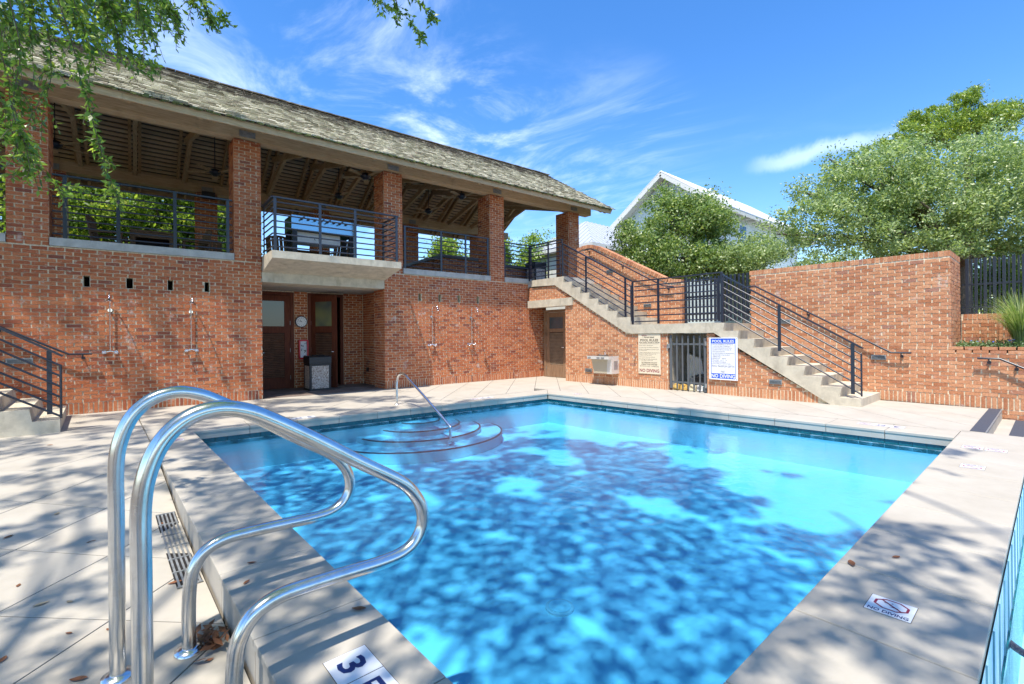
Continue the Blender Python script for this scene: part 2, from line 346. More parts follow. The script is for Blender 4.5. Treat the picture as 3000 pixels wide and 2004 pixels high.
def text_mb(mb, s, size, fn, align='CENTER', bold=False, width=None, thick=0):  # letters as flat print: fn(x, y) gives the point
    cu = bpy.data.curves.new('t', 'FONT'); cu.body = s; cu.size = size; cu.align_x = align; cu.resolution_u = 2
    if bold: cu.offset = size * .022
    ob = bpy.data.objects.new('t', cu); col.objects.link(ob); dg = bpy.context.evaluated_depsgraph_get(); me = bpy.data.meshes.new_from_object(ob.evaluated_get(dg))
    vs = [v.co.copy() for v in me.vertices]; fs = [tuple(p.vertices) for p in me.polygons]
    bpy.data.objects.remove(ob); bpy.data.curves.remove(cu); bpy.data.meshes.remove(me)
    if not vs: return
    x0 = min(v.x for v in vs); x1 = max(v.x for v in vs); k = (width / (x1 - x0)) if width else 1
    mb.raw([fn(v.x * k, v.y) for v in vs], fs)

# bricks -------------------------------------------------------------
UNIT = []
for k in range(6):
    me = bpy.data.meshes.new('brick'); V = [(x + random.uniform(-.012, .012), y, z + random.uniform(-.05, .05)) for z in (-.5, .5) for x, y in ((-.5, -.5), (.5, -.5), (.5, .5), (-.5, .5))]
    me.from_pydata(V, [], BF); UNIT.append(me)
CH = .0705
class Bricks:
    def __init__(s): s.r = []          # centre, half sizes (along, depth, up), angle z, tilt
    def row(s, o, ax, nrm, ivs, zc, ln=.226, h=.0705, off=0, dep=.05, gapv=.022, gaph=.010):
        for a, b in ivs:
            k = math.floor((a - off) / ln); x = off + k * ln
            while x < b - 1e-4:
                x0 = max(a, x); x1 = min(b, x + ln); x += ln
                if x1 - x0 < .035: continue
                p = random.uniform(0, .006)
                c = Vector(o) + Vector(ax) * ((x0 + x1) / 2) + Vector(nrm) * (p - dep / 2 - .004) + Vector((0, 0, zc))
                s.r.append((c, Vector(ax), Vector(nrm), (x1 - x0 - gapv) / 2, dep / 2, (h - gaph) / 2))
    def wall(s, o, ax, nrm, z0, z1, fn, soldier=True, cap=False, dep=.05):
        z = z0; i = 0
        if soldier: s.row(o, ax, nrm, fn(z + .1), z + .105, .0705, .21, dep=dep, gapv=.019); z += .21
        top = z1 - (.115 if cap else 0)
        while z + CH * .6 < top:
            h = min(CH, top - z); s.row(o, ax, nrm, fn(z + h / 2), z + h / 2, h=h, off=(.113 if i % 2 else 0) + random.uniform(-.006, .006), dep=dep); z += CH; i += 1
        if cap: s.row(o, ax, nrm, fn(z1 - .06), z1 - .0575, .0705, .115, dep=dep, gapv=.010)
    def build(s, parent, mat, world, limit=300):
        def score(rr):
            p = world @ rr[0]; q = pix(p)
            if q is None: return 0
            x, y = q
            if not (-20 < x < 3020 and -20 < y < 2020): return 0
            return rr[3] * rr[5] / depth_of(p) ** 2
        rs = sorted(s.r, key=score, reverse=True); 
        for me in UNIT:
            pass
        if mat not in Bricks.um: 
            Bricks.um[mat] = [u.copy() for u in UNIT]
            for u in Bricks.um[mat]: u.materials.append(M[mat])
        for (c, ax, nm, a, d, h) in rs[:limit]:
            o = bpy.data.objects.new('brick', random.choice(Bricks.um[mat])); o.location = c
            mt = Matrix((ax * 2 * a, nm * -2 * d, Vector((0, 0, 2 * h)))).transposed().to_4x4(); mt.translation = c
            link(o, parent); o.matrix_local = mt
        if len(rs) > limit:
            mb = MB(); j = lambda q: random.uniform(-q, q)
            for (c, ax, nm, a, d, h) in rs[limit:]:
                mb.raw([c + ax * (sx * a + j(.003)) + nm * (-sy * d) + Vector((0, 0, sz * h + j(.003))) for sz in (-1, 1) for sx, sy in ((-1, -1), (1, -1), (1, 1), (-1, 1))], BF)
            mb.build('brickwork', mat, parent, fixn=False, kind='stuff')
Bricks.um = {}
def cutwall(mb, u0, u1, z0, z1, holes, put):   # rectangle minus holes, as boxes through put(u0,u1,z0,z1)
    zs = sorted({z0, z1} | {z for h in holes for z in (h[2], h[3]) if z0 < z < z1})
    for a, b in zip(zs, zs[1:]):
        zc = (a + b) / 2; us = [u0]
        for h in sorted(h for h in holes if h[2] < zc < h[3]): us += [h[0], h[1]]
        us.append(u1)
        for i in range(0, len(us), 2):
            if us[i + 1] > us[i] + 1e-4: put(max(us[i], u0), min(us[i + 1], u1), a, b)
def ivals(u0, u1, holes):
    def fn(zc):
        out_ = []; x = u0
        for h in sorted(h for h in holes if h[2] < zc < h[3]):
            if h[0] > x: out_.append((x, min(h[0], u1)))
            x = max(x, h[1])
        if x < u1: out_.append((x, u1))
        return out_
    return fn

# ================================================================== GROUND, DECK, POOLS
A1, A2, A3, A4 = Vector((1.08, 8.52, 0)), Vector((8.14, 8.04, 0)), Vector((8.5, .89, 0)), Vector((1.07, .89, 0))   # inner pool corners
g = MB(); g.raw([(-900, -900, -.75), (900, -900, -.75), (900, 900, -.75), (-900, 900, -.75)], [(0, 1, 2, 3)])
# the pools are cut out of the ground: sheet rebuilt as a frame round them
g = MB()
for x0, x1, y0, y1 in ((-900, .6, -900, 900), (.6, 8.9, 9.2, 900), (.6, 8.9, -900, -5), (8.9, 900, -900, 900)):
    g.raw([(x0, y0, -.72), (x1, y0, -.72), (x1, y1, -.72), (x0, y1, -.72)], [(0, 1, 2, 3)])
g.build('ground', 'soil', kind='structure')
MB().raw([(12.3, -60, 1.1), (400, -60, 1.1), (400, 400, 1.1), (-400, 400, 1.1), (-400, 18.5, 1.1), (12.3, 18.5, 1.1)], [(0, 1, 2, 3, 4, 5)]).build('raised_ground', M['soil'], kind='structure')
# pool shells
def basin(name, cs, z0, z1, mat, parent=None):
    mb = MB(); n = len(cs); V = [(c[0], c[1], z1) for c in cs] + [(c[0], c[1], z0) for c in cs]
    mb.raw(V, [tuple(range(n, 2 * n))] + [(k, (k + 1) % n, (k + 1) % n + n, k + n) for k in range(n)]); return mb.build(name, mat, parent, fixn=False)
poolr = empty('swimming_pool', (4.5, 4.5, -.8), kind='structure')
def rel(o, root): o.matrix_parent_inverse = root.matrix_basis.inverted(); return o
e = .03
cs = [A1 + Vector((-e, e, 0)), A2 + Vector((e, e, 0)), A3 + Vector((e, -e, 0)), A4 + Vector((-e, -e, 0))]
rel(basin('pool_shell', cs, -.70, -.2, 'plaster', poolr), poolr)
mb = MB()
for p, q in zip(cs, cs[1:] + cs[:1]):
    d = (q - p).normalized(); nrm = Vector((-d.y, d.x, 0)) * .05; L_ = (q - p).length; k = int(L_ / .153)
    for i in range(k):
        a = p + d * (i * L_ / k + .002); b = p + d * ((i + 1) * L_ / k - .002); a2 = a + nrm; b2 = b + nrm
        ins = -nrm * .04 * 0
        mb.raw([(a.x, a.y, -.26), (b.x, b.y, -.26), (b2.x, b2.y, -.26), (a2.x, a2.y, -.26), (a.x, a.y, -.125), (b.x, b.y, -.125), (b2.x, b2.y, -.125), (a2.x, a2.y, -.125)], BF)
rel(mb.build('waterline_tiles', 'teal', poolr, kind='stuff'), poolr)
# rounded entry steps against the far-left side
for k, (rx, ry, z) in enumerate(((.42, .38, -.25), (.82, .76, -.33), (1.25, 1.14, -.42), (1.70, 1.55, -.51))):
    ctr = Vector((4.78, 8.29 - .0, 0)); n = 28
    P = [(ctr.x + rx * math.cos(math.pi + math.pi * i / n), ctr.y + ry * math.sin(math.pi + math.pi * i / n)) for i in range(n + 1)]
    P[0] = (P[0][0], 8.5); P[-1] = (P[-1][0], 8.5)
    st = rel(MB().prism(P, 'z', -.695, z).build('entry_step', 'plaster', poolr), poolr)
    nb = MB(); Pi = [(ctr.x + (rx - .035) * math.cos(math.pi + math.pi * i / n), ctr.y + (ry - .035) * math.sin(math.pi + math.pi * i / n)) for i in range(n + 1)]
    for i in range(1, n - 1):
        a, b, c, d = P[i], P[i + 1], Pi[i + 1], Pi[i]
        nb.raw([(a[0], a[1], z + .004), (b[0], b[1], z + .004), (c[0], c[1], z + .004), (d[0], d[1], z + .004), (a[0] , a[1] - .003, z - .012), (b[0], b[1] - .003, z - .012)], [(0, 1, 2, 3), (0, 4, 5, 1)])
    nb.build('step_edge_tiles', 'redtile', st, fixn=False)
dr = MB().cyl((2.66, 2.52), .11, -.70, -.685, 28).build('main_drain', 'tile_white', poolr); rel(dr, poolr)
MB().cyl((2.66, 2.52), .085, -.684, -.678, 24).build('drain_cover', 'plaster', dr)
wtr = MB().raw([(c.x, c.y, -.205) for c in cs], [(0, 3, 2, 1)]).build('water', 'water', kind='structure', fixn=False); 
# second pool on the right of the dividing coping
c2 = [Vector((-1.5, .207, 0)), Vector((8.9, .207, 0)), Vector((8.9, -5, 0)), Vector((-1.5, -5, 0))]
pool2 = empty('lower_pool', (4, -2, -1.2), kind='structure')
rel(basin('pool_shell', c2, -1.3, -.03, 'plaster', pool2), pool2)
MB().raw([(c.x, c.y, -.50) for c in c2], [(0, 3, 2, 1)]).build('water', 'water2', kind='structure', fixn=False)
mb = MB()
for i in range(28):
    mb.box(-1 + i * .35, -.996 + i * .35 + .004, .200, .2065, -.5, -.03)
rel(mb.build('tile_joints', 'grout', pool2, kind='stuff'), pool2)
rel(MB().box(-1.5, 8.9, .196, .206, -.52, -.46).build('waterline_band', 'teal', pool2), pool2)
for k, rr in enumerate((.55, .95)):
    ctr = (4.9 + .0, -.55); mbx = MB(); n = 22
    mbx.tube([(ctr[0] + rr * math.cos(t), ctr[1] + rr * math.sin(t), -.52 - .05 * k) for t in [math.pi * .45 + math.pi * i / n for i in range(n + 1)]], .022, 6)
    rel(mbx.build('step_edge', 'redtile', pool2), pool2)

# coping slabs -------------------------------------------------------
coping = empty('pool_coping', (0, 0, 0), kind='structure')
def slab(poly, z0, z1, name, mat, parent, inset=.0035, zf=None, ch=.006):
    c = sum((Vector(p).xy for p in poly), Vector((0, 0))) / len(poly)
    P = []
    n = len(poly)
    for i in range(n):                      # inset each edge
        p0, p1, p2 = Vector(poly[i - 1]).xy, Vector(poly[i]).xy, Vector(poly[(i + 1) % n]).xy
        d1 = (p1 - p0).normalized(); d2 = (p2 - p1).normalized()
        n1 = Vector((-d1.y, d1.x)); n2 = Vector((-d2.y, d2.x))
        if n1.dot(c - p1) < 0: n1 = -n1
        if n2.dot(c - p1) < 0: n2 = -n2
        dd = 1 + n1.dot(n2); P.append(p1 + (n1 + n2) * inset / max(dd, .3))
    Q = [p + (c - p).normalized() * ch for p in P]
    zz = zf or (lambda x, y: 0)
    V = [(p.x, p.y, z0 + zz(p.x, p.y)) for p in P] + [(p.x, p.y, z1 - ch * .7 + zz(p.x, p.y)) for p in P] + [(p.x, p.y, z1 + zz(p.x, p.y)) for p in Q]
    Fc = [tuple(range(2 * n, 3 * n))] + [(k, (k + 1) % n, (k + 1) % n + n, k + n) for k in range(n)] + [(k + n, (k + 1) % n + n, (k + 1) % n + 2 * n, k + 2 * n) for k in range(n)]
    return MB().raw(V, Fc).build(name, mat, parent)
def facestrip(a, b, nrm, z0, z1, parent):   # upright face piece below the lip, set back a little
    d = (b - a).normalized(); a = a + d * .004 + nrm * .012; b = b - d * .004 + nrm * .012; c = b + nrm * .04; e_ = a + nrm * .04
    return MB().raw([(p.x, p.y, z) for z in (z0, z1) for p in (a, b, c, e_)], BF).build('coping_face', 'deck', parent)
def lerp(a, b, t): return a + (b - a) * t
# A side (far left)
oA1, oA2 = Vector((1.08 - .55, 8.52 + .62, 0)), Vector((8.14 + .6, 8.04 + .62, 0))
tA = [0] + [(x - 1.08) / 7.06 for x in (1.82, 2.53, 3.22, 3.92, 4.59, 5.28, 5.97, 6.68, 7.4)] + [1]
for t0, t1 in zip(tA, tA[1:]):
    a, b = lerp(A1, A2, t0), lerp(A1, A2, t1); c, d = lerp(oA1, oA2, t1) if t1 == 1 else b + Vector((.03, .62, 0)), lerp(oA1, oA2, t0) if t0 == 0 else a + Vector((.03, .62, 0))
    sl = slab([a, b, c, d], -.035, 0, 'coping_slab', 'deck', coping); facestrip(a, b, Vector((.05, 1, 0)), -.125, -.036, sl)
# B side
oB1, oB2 = oA2, Vector((9.15, .89, 0))
tB = [0] + [(8.04 - y) / 7.15 for y in (7.19, 6.5, 5.85, 5.18, 4.5, 3.8, 3.06, 2.34, 1.62)] + [1]
for t0, t1 in zip(tB, tB[1:]):
    a, b = lerp(A2, A3, t0), lerp(A2, A3, t1); d, c = lerp(oB1, oB2, t0), lerp(oB1, oB2, t1)
    if t0 > 0: d = Vector((a.x + .62, a.y + .0, 0))
    if t1 < 1: c = Vector((b.x + .62, b.y + .0, 0))
    sl = slab([a, b, c, d], -.035, 0, 'coping_slab', 'deck', coping); facestrip(a, b, Vector((1, .05, 0)), -.125, -.036, sl)
# left side
ys = [8.52, 7.3, 6.5, 5.68, 4.87, 4.06, 3.27, 2.46, 1.66, .89, .21]
for y0, y1 in zip(ys, ys[1:]):
    p = [(.53, y1), (1.075, y1), (1.075, y0), (.53, y0)] if y0 < 8 else [(.53, y1), (1.075, y1), (1.08, 8.52), (.53, 9.14)]
    sl = slab([Vector((*q, 0)) for q in p], -.035, 0, 'coping_slab', 'deck', coping)
    if y1 > .5: facestrip(Vector((1.075, y0, 0)), Vector((1.075, y1, 0)), Vector((-1, 0, 0)), -.125, -.036, sl)
    facestrip(Vector((.53, y1, 0)), Vector((.53, y0, 0)), Vector((1, 0, 0)), -.55, -.036, sl)
# right side: slabs spanning between the two pools
xs = [1.075, 1.9, 2.655, 3.41, 4.17, 4.91, 5.66, 6.42, 7.18, 7.94, 8.5, 9.19]
for x0, x1 in zip(xs, xs[1:]):
    sl = slab([Vector((x0, .21, 0)), Vector((x1, .21, 0)), Vector((x1, .89, 0)), Vector((x0, .89, 0))], -.035, 0, 'coping_slab', 'deck', coping)
    if x1 <= 8.5: facestrip(Vector((x0, .89, 0)), Vector((x1, .89, 0)), Vector((0, -1, 0)), -.125, -.036, sl)
MB().box(.56, 9.1, .24, .82, -1.3, -.036).build('dividing_wall', 'plaster', coping)
mb = MB()                                                   # substructure under the copings
mb.box(.58, 1.03, .9, 8.5, -1.3, -.037); mb.build('curb_core', 'concrete', coping)

# deck slabs -----------------------------------------------------------
deck = empty('pool_deck', (0, 0, 0), kind='structure')
def clip(poly, halfs):                                     # half-plane: a*x + b*y <= c
    for a, b, c in halfs:
        o = []
        for i in range(len(poly)):
            p, q = poly[i - 1], poly[i]; fp = a * p[0] + b * p[1] - c; fq = a * q[0] + b * q[1] - c
            if (fp <= 0) != (fq <= 0): t = fp / (fp - fq); o.append((p[0] + (q[0] - p[0]) * t, p[1] + (q[1] - p[1]) * t))
            if fq <= 0: o.append(q)
        poly = o
        if len(poly) < 3: return None
    ar = abs(sum(poly[i - 1][0] * poly[i][1] - poly[i][0] * poly[i - 1][1] for i in range(len(poly)))) / 2
    return poly if ar > .004 else None
def dedupe(p):
    o = []
    for q in p:
        if not o or (abs(q[0] - o[-1][0]) + abs(q[1] - o[-1][1])) > .004: o.append(q)
    if len(o) > 2 and abs(o[0][0] - o[-1][0]) + abs(o[0][1] - o[-1][1]) < .004: o.pop()
    return o
def smooth01(t): t = max(0, min(1, t)); return t * t * (3 - 2 * t)
def zleft(x, y): return -.2 * smooth01((7.6 - y) / 3.4) if x < .531 else 0
def lay(sv, tv, halfs, zf=None):                            # s = x - y, t = x + y
    for s0, s1 in zip(sv, sv[1:]):
        for t0, t1 in zip(tv, tv[1:]):
            c = [((s_ + t_) / 2, (t_ - s_) / 2) for s_, t_ in ((s0, t0), (s1, t0), (s1, t1), (s0, t1))]
            p = clip(c, halfs)
            if p and len(dedupe(p)) > 2: slab([Vector((*q, 0)) for q in dedupe(p)], -.04, 0, 'deck_slab', 'deck', deck, inset=.0045, zf=zf, ch=.003)
kA = (8.04 + .62 - 8.52 - .62) / (8.74 - .53)
# left field (square slabs laid on the diagonal), x < .53
sv = [-4.55 + 1.04 * k for k in range(-9, 8)]; tv = [3.6 + 1.04 * k for k in range(-7, 10)]
lay(sv, tv, [(1, 0, .527), (0, 1, 12.1), (-1, 0, 3.2), (0, -1, .5), (-.95, -.45, 2.3)], zleft)
# A strip: between coping and building, long diagonal strips
svA = [-.38 - .95 * k for k in range(0, 14)][::-1]
lay(svA, [0, 13.3, 40], [(-1, 0, -.533), (.0755 * 1, -1, -8.645 - .533 * -.0 + .0 - .0) if False else (-.0585, -1, -(9.14 + .0585 * .53) - .003), (0, 1, 14.2), (1, 0, 12.0)])
svB = [-.38 + .93 * k for k in range(0, 14)]
lay(svB, [0, 14.6, 40], [(-1, -.0528, -(9.15 + .0528 * .89) - .003), (0, -1, -.803), (1, 0, 12.15)])
mb = MB(); mb.raw([(-4, -3, -.245), (.55, -3, -.245), (.55, 4.2, -.245), (-4, 4.2, -.245), (.55, 7.6, -.045), (-4, 7.6, -.045), (.55, 14, -.045), (-4, 14, -.045)], [(0, 1, 2, 3), (3, 2, 4, 5), (5, 4, 6, 7)])
mb.raw([(.54, 9.1, -.045), (12.2, 8.5, -.045), (12.2, 14, -.045), (.54, 14, -.045)], [(0, 1, 2, 3)]); mb.raw([(8.7, .8, -.045), (12.2, .8, -.045), (12.2, 8.7, -.045), (8.7, 8.7, -.045)], [(0, 1, 2, 3)])
mb.build('deck_bed', 'joint', deck, fixn=False)
mb = MB().box(-4, .56, -3, 4.3, -.6, -.25); mb.build('deck_base', 'concrete', deck)
# steps down at the far right
for k in range(4):
    y1 = .80 - .33 * k - (0 if k == 0 else .14); z = -.17 * k
    if k == 0: 
        MB().box(9.19, 12.15, .64, .80, -.04, .0).build('deck_slab', 'deck', deck)
    else: MB().box(9.19 if k else 0, 12.15, .64 - .33 * k, .64 - .33 * (k - 1), z - .3, z).build('deck_step', 'deck', deck)
    yy = .64 - .33 * k
    MB().box(9.22, 12.12, yy + .012, yy + .165, z + .001, z + .006).build('nonslip_strip', 'strip', deck)
    MB().box(9.2, 12.13, yy - .006, yy + .010, z - .012, z + .007).build('step_nosing', 'galv', deck)
MB().box(9.19, 12.15, .64, .66, -.34, -.041).build('step_riser', 'deck', deck)
MB().box(8.93, 12.2, -6, -.68, -.9, -.68).build('lower_deck', 'deck', deck)

# long grate in the left deck
gr = empty('drain_grate', (.44, 4.46, -.2), label='long slotted metal floor drain in the deck beside the raised pool curb', cat='drain')
def onleft(y): return zleft(0, y) 
mb = MB(); 
for k in range(5):
    x = .385 + k * .028
    for j in range(6):
        y0 = 3.71 + j * .25; mb.obox((x, y0 + .115, onleft(y0 + .115) + .007), (.006, 0, 0), (0, .115, (onleft(y0 + .23) - onleft(y0)) / 2), (0, 0, .004))
rel(mb.build('grate_bars', 'galv', gr, kind='stuff'), gr)
mb = MB()
for j in range(6):
    y0 = 3.70 + j * .25; mb.obox((.44, y0 + .125, onleft(y0 + .125) + .0025), (.07, 0, 0), (0, .125, (onleft(y0 + .25) - onleft(y0)) / 2), (0, 0, .0015))
rel(mb.build('drain_channel', 'dark', gr), gr)
for j in range(7): 
    y0 = 3.70 + j * .25; rel(MB().obox((.44, y0, onleft(y0) + .008), (.07, 0, 0), (0, .008, 0), (0, 0, .004)).build('cross_bar', 'galv', gr), gr)

# ================================================================== PAVILION
OA = Vector((0, 12.04, 0)); AA = R(-2.5)
pav = empty('pool_pavilion', OA, AA, label='two storey red brick open pavilion with mossy cedar shingle roof above the pool', cat='building')
WA = Matrix.Translation(OA) @ Matrix.Rotation(AA, 4, 'Z')
BR = Bricks(); ax, ny, pz = (1, 0, 0), (0, -1, 0), (0, 0, 1)
UL, UR = -6.5, 11.12
ventsL = [(-.20, -.11), (.43, .53), (1.09, 1.18), (1.73, 1.82)]; ventsR = [(6.79, 6.88), (7.43, 7.52), (8.08, 8.17), (8.76, 8.85)]
holes = [(a, b, 2.40, 2.61) for a, b in ventsL + ventsR]
bay2 = (2.84, 5.78, 0, 3.13)
BR.wall((0, 0, 0), ax, ny, 0, 3.12, ivals(UL, 11.65, holes + [bay2, (10.98, 12, 2.4, 3.2)]))
mb = MB()
cutwall(mb, UL, 11.65, 0, 3.12, holes + [(2.83, 5.79, 0, 3.2), (11.10, 12, 2.9, 3.2)], lambda a, b, c, d: mb.box(a, b, .010, .30, c, d))
mb.build('wall', 'mortar', pav)
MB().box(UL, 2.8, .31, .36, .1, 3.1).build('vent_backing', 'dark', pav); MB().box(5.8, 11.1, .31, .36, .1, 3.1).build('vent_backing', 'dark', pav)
# recess: side walls, back wall with two doors, soffit, pavers
D1 = (2.98, 4.01); D2 = (4.37, 5.37); VB = 2.0
dh = [(D1[0], D1[1], 0, 2.65), (D2[0], D2[1], 0, 2.65)]
BR.wall((0, VB, 0), ax, ny, 0, 2.68, ivals(2.8, 5.96, dh), soldier=False)
mb = MB(); cutwall(mb, 2.7, 6.1, 0, 2.68, dh, lambda a, b, c, d: mb.box(a, b, VB + .01, VB + .2, c, d)); mb.build('recess_wall', 'mortar', pav)
BR.wall((5.78, 0, 0), (0, 1, 0), (-1, 0, 0), 0, 2.68, ivals(.0, .70, []), soldier=False)
BR.wall((5.96, 0, 0), (0, 1, 0), (-1, 0, 0), 0, 2.68, ivals(.70, 2.0, []), soldier=False)
MB().box(5.79, 6.1, .3, .71, 0, 2.68).box(5.97, 6.1, .71, 2.01, 0, 2.68).build('recess_side_wall', 'mortar', pav)
BR.wall((2.84, 0, 0), (0, 1, 0), (1, 0, 0), 0, 2.68, ivals(.0, 2.0, []), soldier=False)
MB().box(2.7, 2.83, .3, 2.01, 0, 2.68).build('recess_side_wall', 'mortar', pav)
MB().box(2.75, 6.05, .702, 2.2, 2.684, 2.78).build('recess_ceiling', M['sill'], pav)
for i in range(9):
    for j in range(20):
        x = 2.86 + i * .335 + (.17 if j % 2 else 0)
        x1 = min(x + .327, 5.94)
        if x1 > x + .05: MB().box(x, x1, .03 + j * .1, .122 + j * .1, -.02, .006).build('paver', 'paver', pav)
MB().box(2.8, 6.0, .0, 2.2, -.04, .0005).build('paver_bed', 'joint', pav)
# interior box behind the open door
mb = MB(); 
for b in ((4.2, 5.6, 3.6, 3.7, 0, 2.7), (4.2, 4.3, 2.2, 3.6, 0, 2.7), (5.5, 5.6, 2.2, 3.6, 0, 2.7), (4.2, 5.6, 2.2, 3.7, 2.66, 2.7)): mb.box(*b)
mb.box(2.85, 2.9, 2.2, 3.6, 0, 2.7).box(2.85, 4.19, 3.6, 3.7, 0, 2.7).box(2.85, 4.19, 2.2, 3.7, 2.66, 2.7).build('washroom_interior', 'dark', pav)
M['slat_door'] = simple('louvre_slat_mahogany', (.20, .10, .06), .55, var=.2); M['slat_doortan'] = simple('louvre_slat_faded', (.36, .26, .17), .6, var=.2)
M['dkdoor'] = Mat('shade_painted_louvre_back', .9).col((.035, .014, .010)).m  # panel added behind the slats, its dark colour stands for shade between them
def door(parent, u0, u1, v, ztop, glz0, glz1, wd, gl, hinge_left, ang=0, lz=(.31, 1.53), width=None):
    """frame + leaf (glass over louvres); leaf hinged, opening towards -v"""
    fr = MB(); fr.box(u0, u0 + .09, v + .0, v + .14, 0, ztop + .08).box(u1 - .09, u1, v, v + .14, 0, ztop + .08).box(u0 + .09, u1 - .09, v, v + .14, ztop, ztop + .08)
    fo = fr.build('door_frame', wd, parent)
    W = (u1 - u0 - .18) if width is None else width
    hx = u0 + .09 if hinge_left else u1 - .09
    lf = bpy.data.objects.new('door', None); link(lf, parent); lf.location = (hx, v + .02, 0); lf.rotation_euler = (0, 0, -ang if hinge_left else ang); sg = 1 if hinge_left else -1
    st = .15
    def X(a, b): return (a * sg, b * sg) if sg > 0 else (b * sg, a * sg)
    mb = MB(); T0, T1 = 0, .045
    for (a, b, z0, z1) in ((0, st, .01, ztop - .01), (W - st, W, .01, ztop - .01), (st, W - st, .01, lz[0]), (st, W - st, lz[1], glz0), (st, W - st, glz1, ztop - .01)):
        x0, x1 = X(a, b); mb.box(x0, x1, T0, T1, z0, z1)
    mb.build('door_leaf', wd, lf)
    x0, x1 = X(st, W - st); MB().box(x0, x1, .040, .046, lz[0], lz[1]).build('louvre_backing', 'dkdoor', lf); MB().box(x0, x1, .018, .026, glz0, glz1).build('pane', gl, lf)
    n = int((lz[1] - lz[0]) / .048)
    sl = MB().obox(((x0 + x1) / 2, .022, 0), ((x1 - x0) / 2 - .002, 0, 0), (0, .020, .016), (0, -.003, .004)); me = None
    for k in range(n):
        z = lz[0] + .03 + k * .048
        if me is None: o = sl.build('slat', 'slat_' + wd, lf); me = o.data; o.location = (0, 0, z)
        else: o = bpy.data.objects.new('slat', me); link(o, lf); o.location = (0, 0, z)
    for z in (.25, 1.0, 1.75): 
        x0_, x1_ = X(-.012, .012); MB().box(x0_, x1_, -.012, .002, z, z + .11).build('hinge', 'galv', lf)
    hh = MB(); hx_ = (W - .07) * sg; hh.tube([(hx_, -.0, 1.0), (hx_, -.05, 1.0), (hx_ - .11 * sg, -.05, 1.0)], .010, 8); hh.build('handle', 'chrome', lf)
    return lf
door(pav, D1[0], D1[1], VB, 2.57, 1.71, 2.40, 'door', 'frost_blue', False)
door(pav, D2[0], D2[1], VB, 2.57, 1.71, 2.40, 'door', 'frost', True, R(58), width=.87)
# floor slab + sills + balcony
MB().box(UL, 13.4, .31, 6.0, 3.0, 3.235).build('floor_slab', 'sill', pav)
for a, b in ((-4.68, -1.21), (-.655, 2.285), (6.33, 9.29), (9.85, 10.98)):
    MB().box(a, b, -.022, .66, 3.125, 3.275).build('sill', 'sill', pav)
MB().box(2.84, 5.78, -.004, .7, 2.68, 2.905).build('lintel_beam', M['concrete'], pav)
bal = MB().prism([(-1.0, 3.105), (-1.0, 3.265), (.6, 3.265), (.6, 2.906), (.0, 2.906)], 'x', 2.845, 5.80).build('balcony_slab', 'concrete', pav)
# piers
PIERS = [(-4.72, -4.16), (-1.21, -.655), (2.285, 2.84), (5.785, 6.33), (9.285, 9.85), (12.77, 13.32)]
for i, (a, b) in enumerate(PIERS):
    z0 = 3.12 if i < 5 else 3.2
    MB().box(a + .01, b - .01, .01, .66, z0, 5.84).build('pier', 'mortar', pav)
    w = b - a
    for zz in np.arange(z0, 5.835, CH):
        k = int(round((zz - z0) / CH)); h = min(CH, 5.84 - zz)
        if h < .03: continue
        BR.row((a, 0, 0), ax, ny, [(0, w)], zz + h / 2, off=(.113 if k % 2 else 0), h=h)
        BR.row((a, 0, 0), (0, 1, 0), (-1, 0, 0), [(.02, .66)], zz + h / 2, off=(0 if k % 2 else .113), h=h)
        BR.row((b, 0, 0), (0, 1, 0), (1, 0, 0), [(.02, .66)], zz + h / 2, off=(0 if k % 2 else .113), h=h)
RP = [(-4.75, -4.2), (-1.36, -.81), (2.04, 2.59), (5.42, 5.97), (8.87, 9.42), (12.2, 12.75)]
for a, b in RP:
    MB().box(a + .01, b - .01, 5.01, 5.55, 3.2, 5.8).build('pier', 'mortar', pav)
    for zz in np.arange(3.235, 5.79, CH):
        k = int(round((zz - 3.235) / CH)); BR.row((a, 5.0, 0), ax, ny, [(0, b - a)], zz + CH / 2, off=(.113 if k % 2 else 0))
        BR.row((a, 5.0, 0), (0, 1, 0), (-1, 0, 0), [(.02, .55)], zz + CH / 2, off=(.113 if k % 2 else 0))
BR.build(pav, 'brick', WA, 300)
for i, (a, b) in enumerate(PIERS[1:]):
    o = MB().box((a + b) / 2 - .16, (a + b) / 2 + .16, -.032, -.022, 5.90, 6.03).build('bracket_plate', 'galv', pav)
    for sx in (-.12, .12): MB().prism([((a + b) / 2 + sx + .018 * math.cos(t), 5.965 + .018 * math.sin(t)) for t in [k * math.pi / 3 for k in range(6)]], 'y', -.045, -.033).build('bolt', 'galv', o)
    MB().box((a + b) / 2 - .16, (a + b) / 2 + .16, .05, .6, 5.84, 5.852).build('bearing_plate', 'galv', pav)
for a, b in RP: MB().box((a + b) / 2 - .14, (a + b) / 2 + .14, 4.96, 4.972, 5.83, 5.98).build('bracket_plate', 'galv', pav)
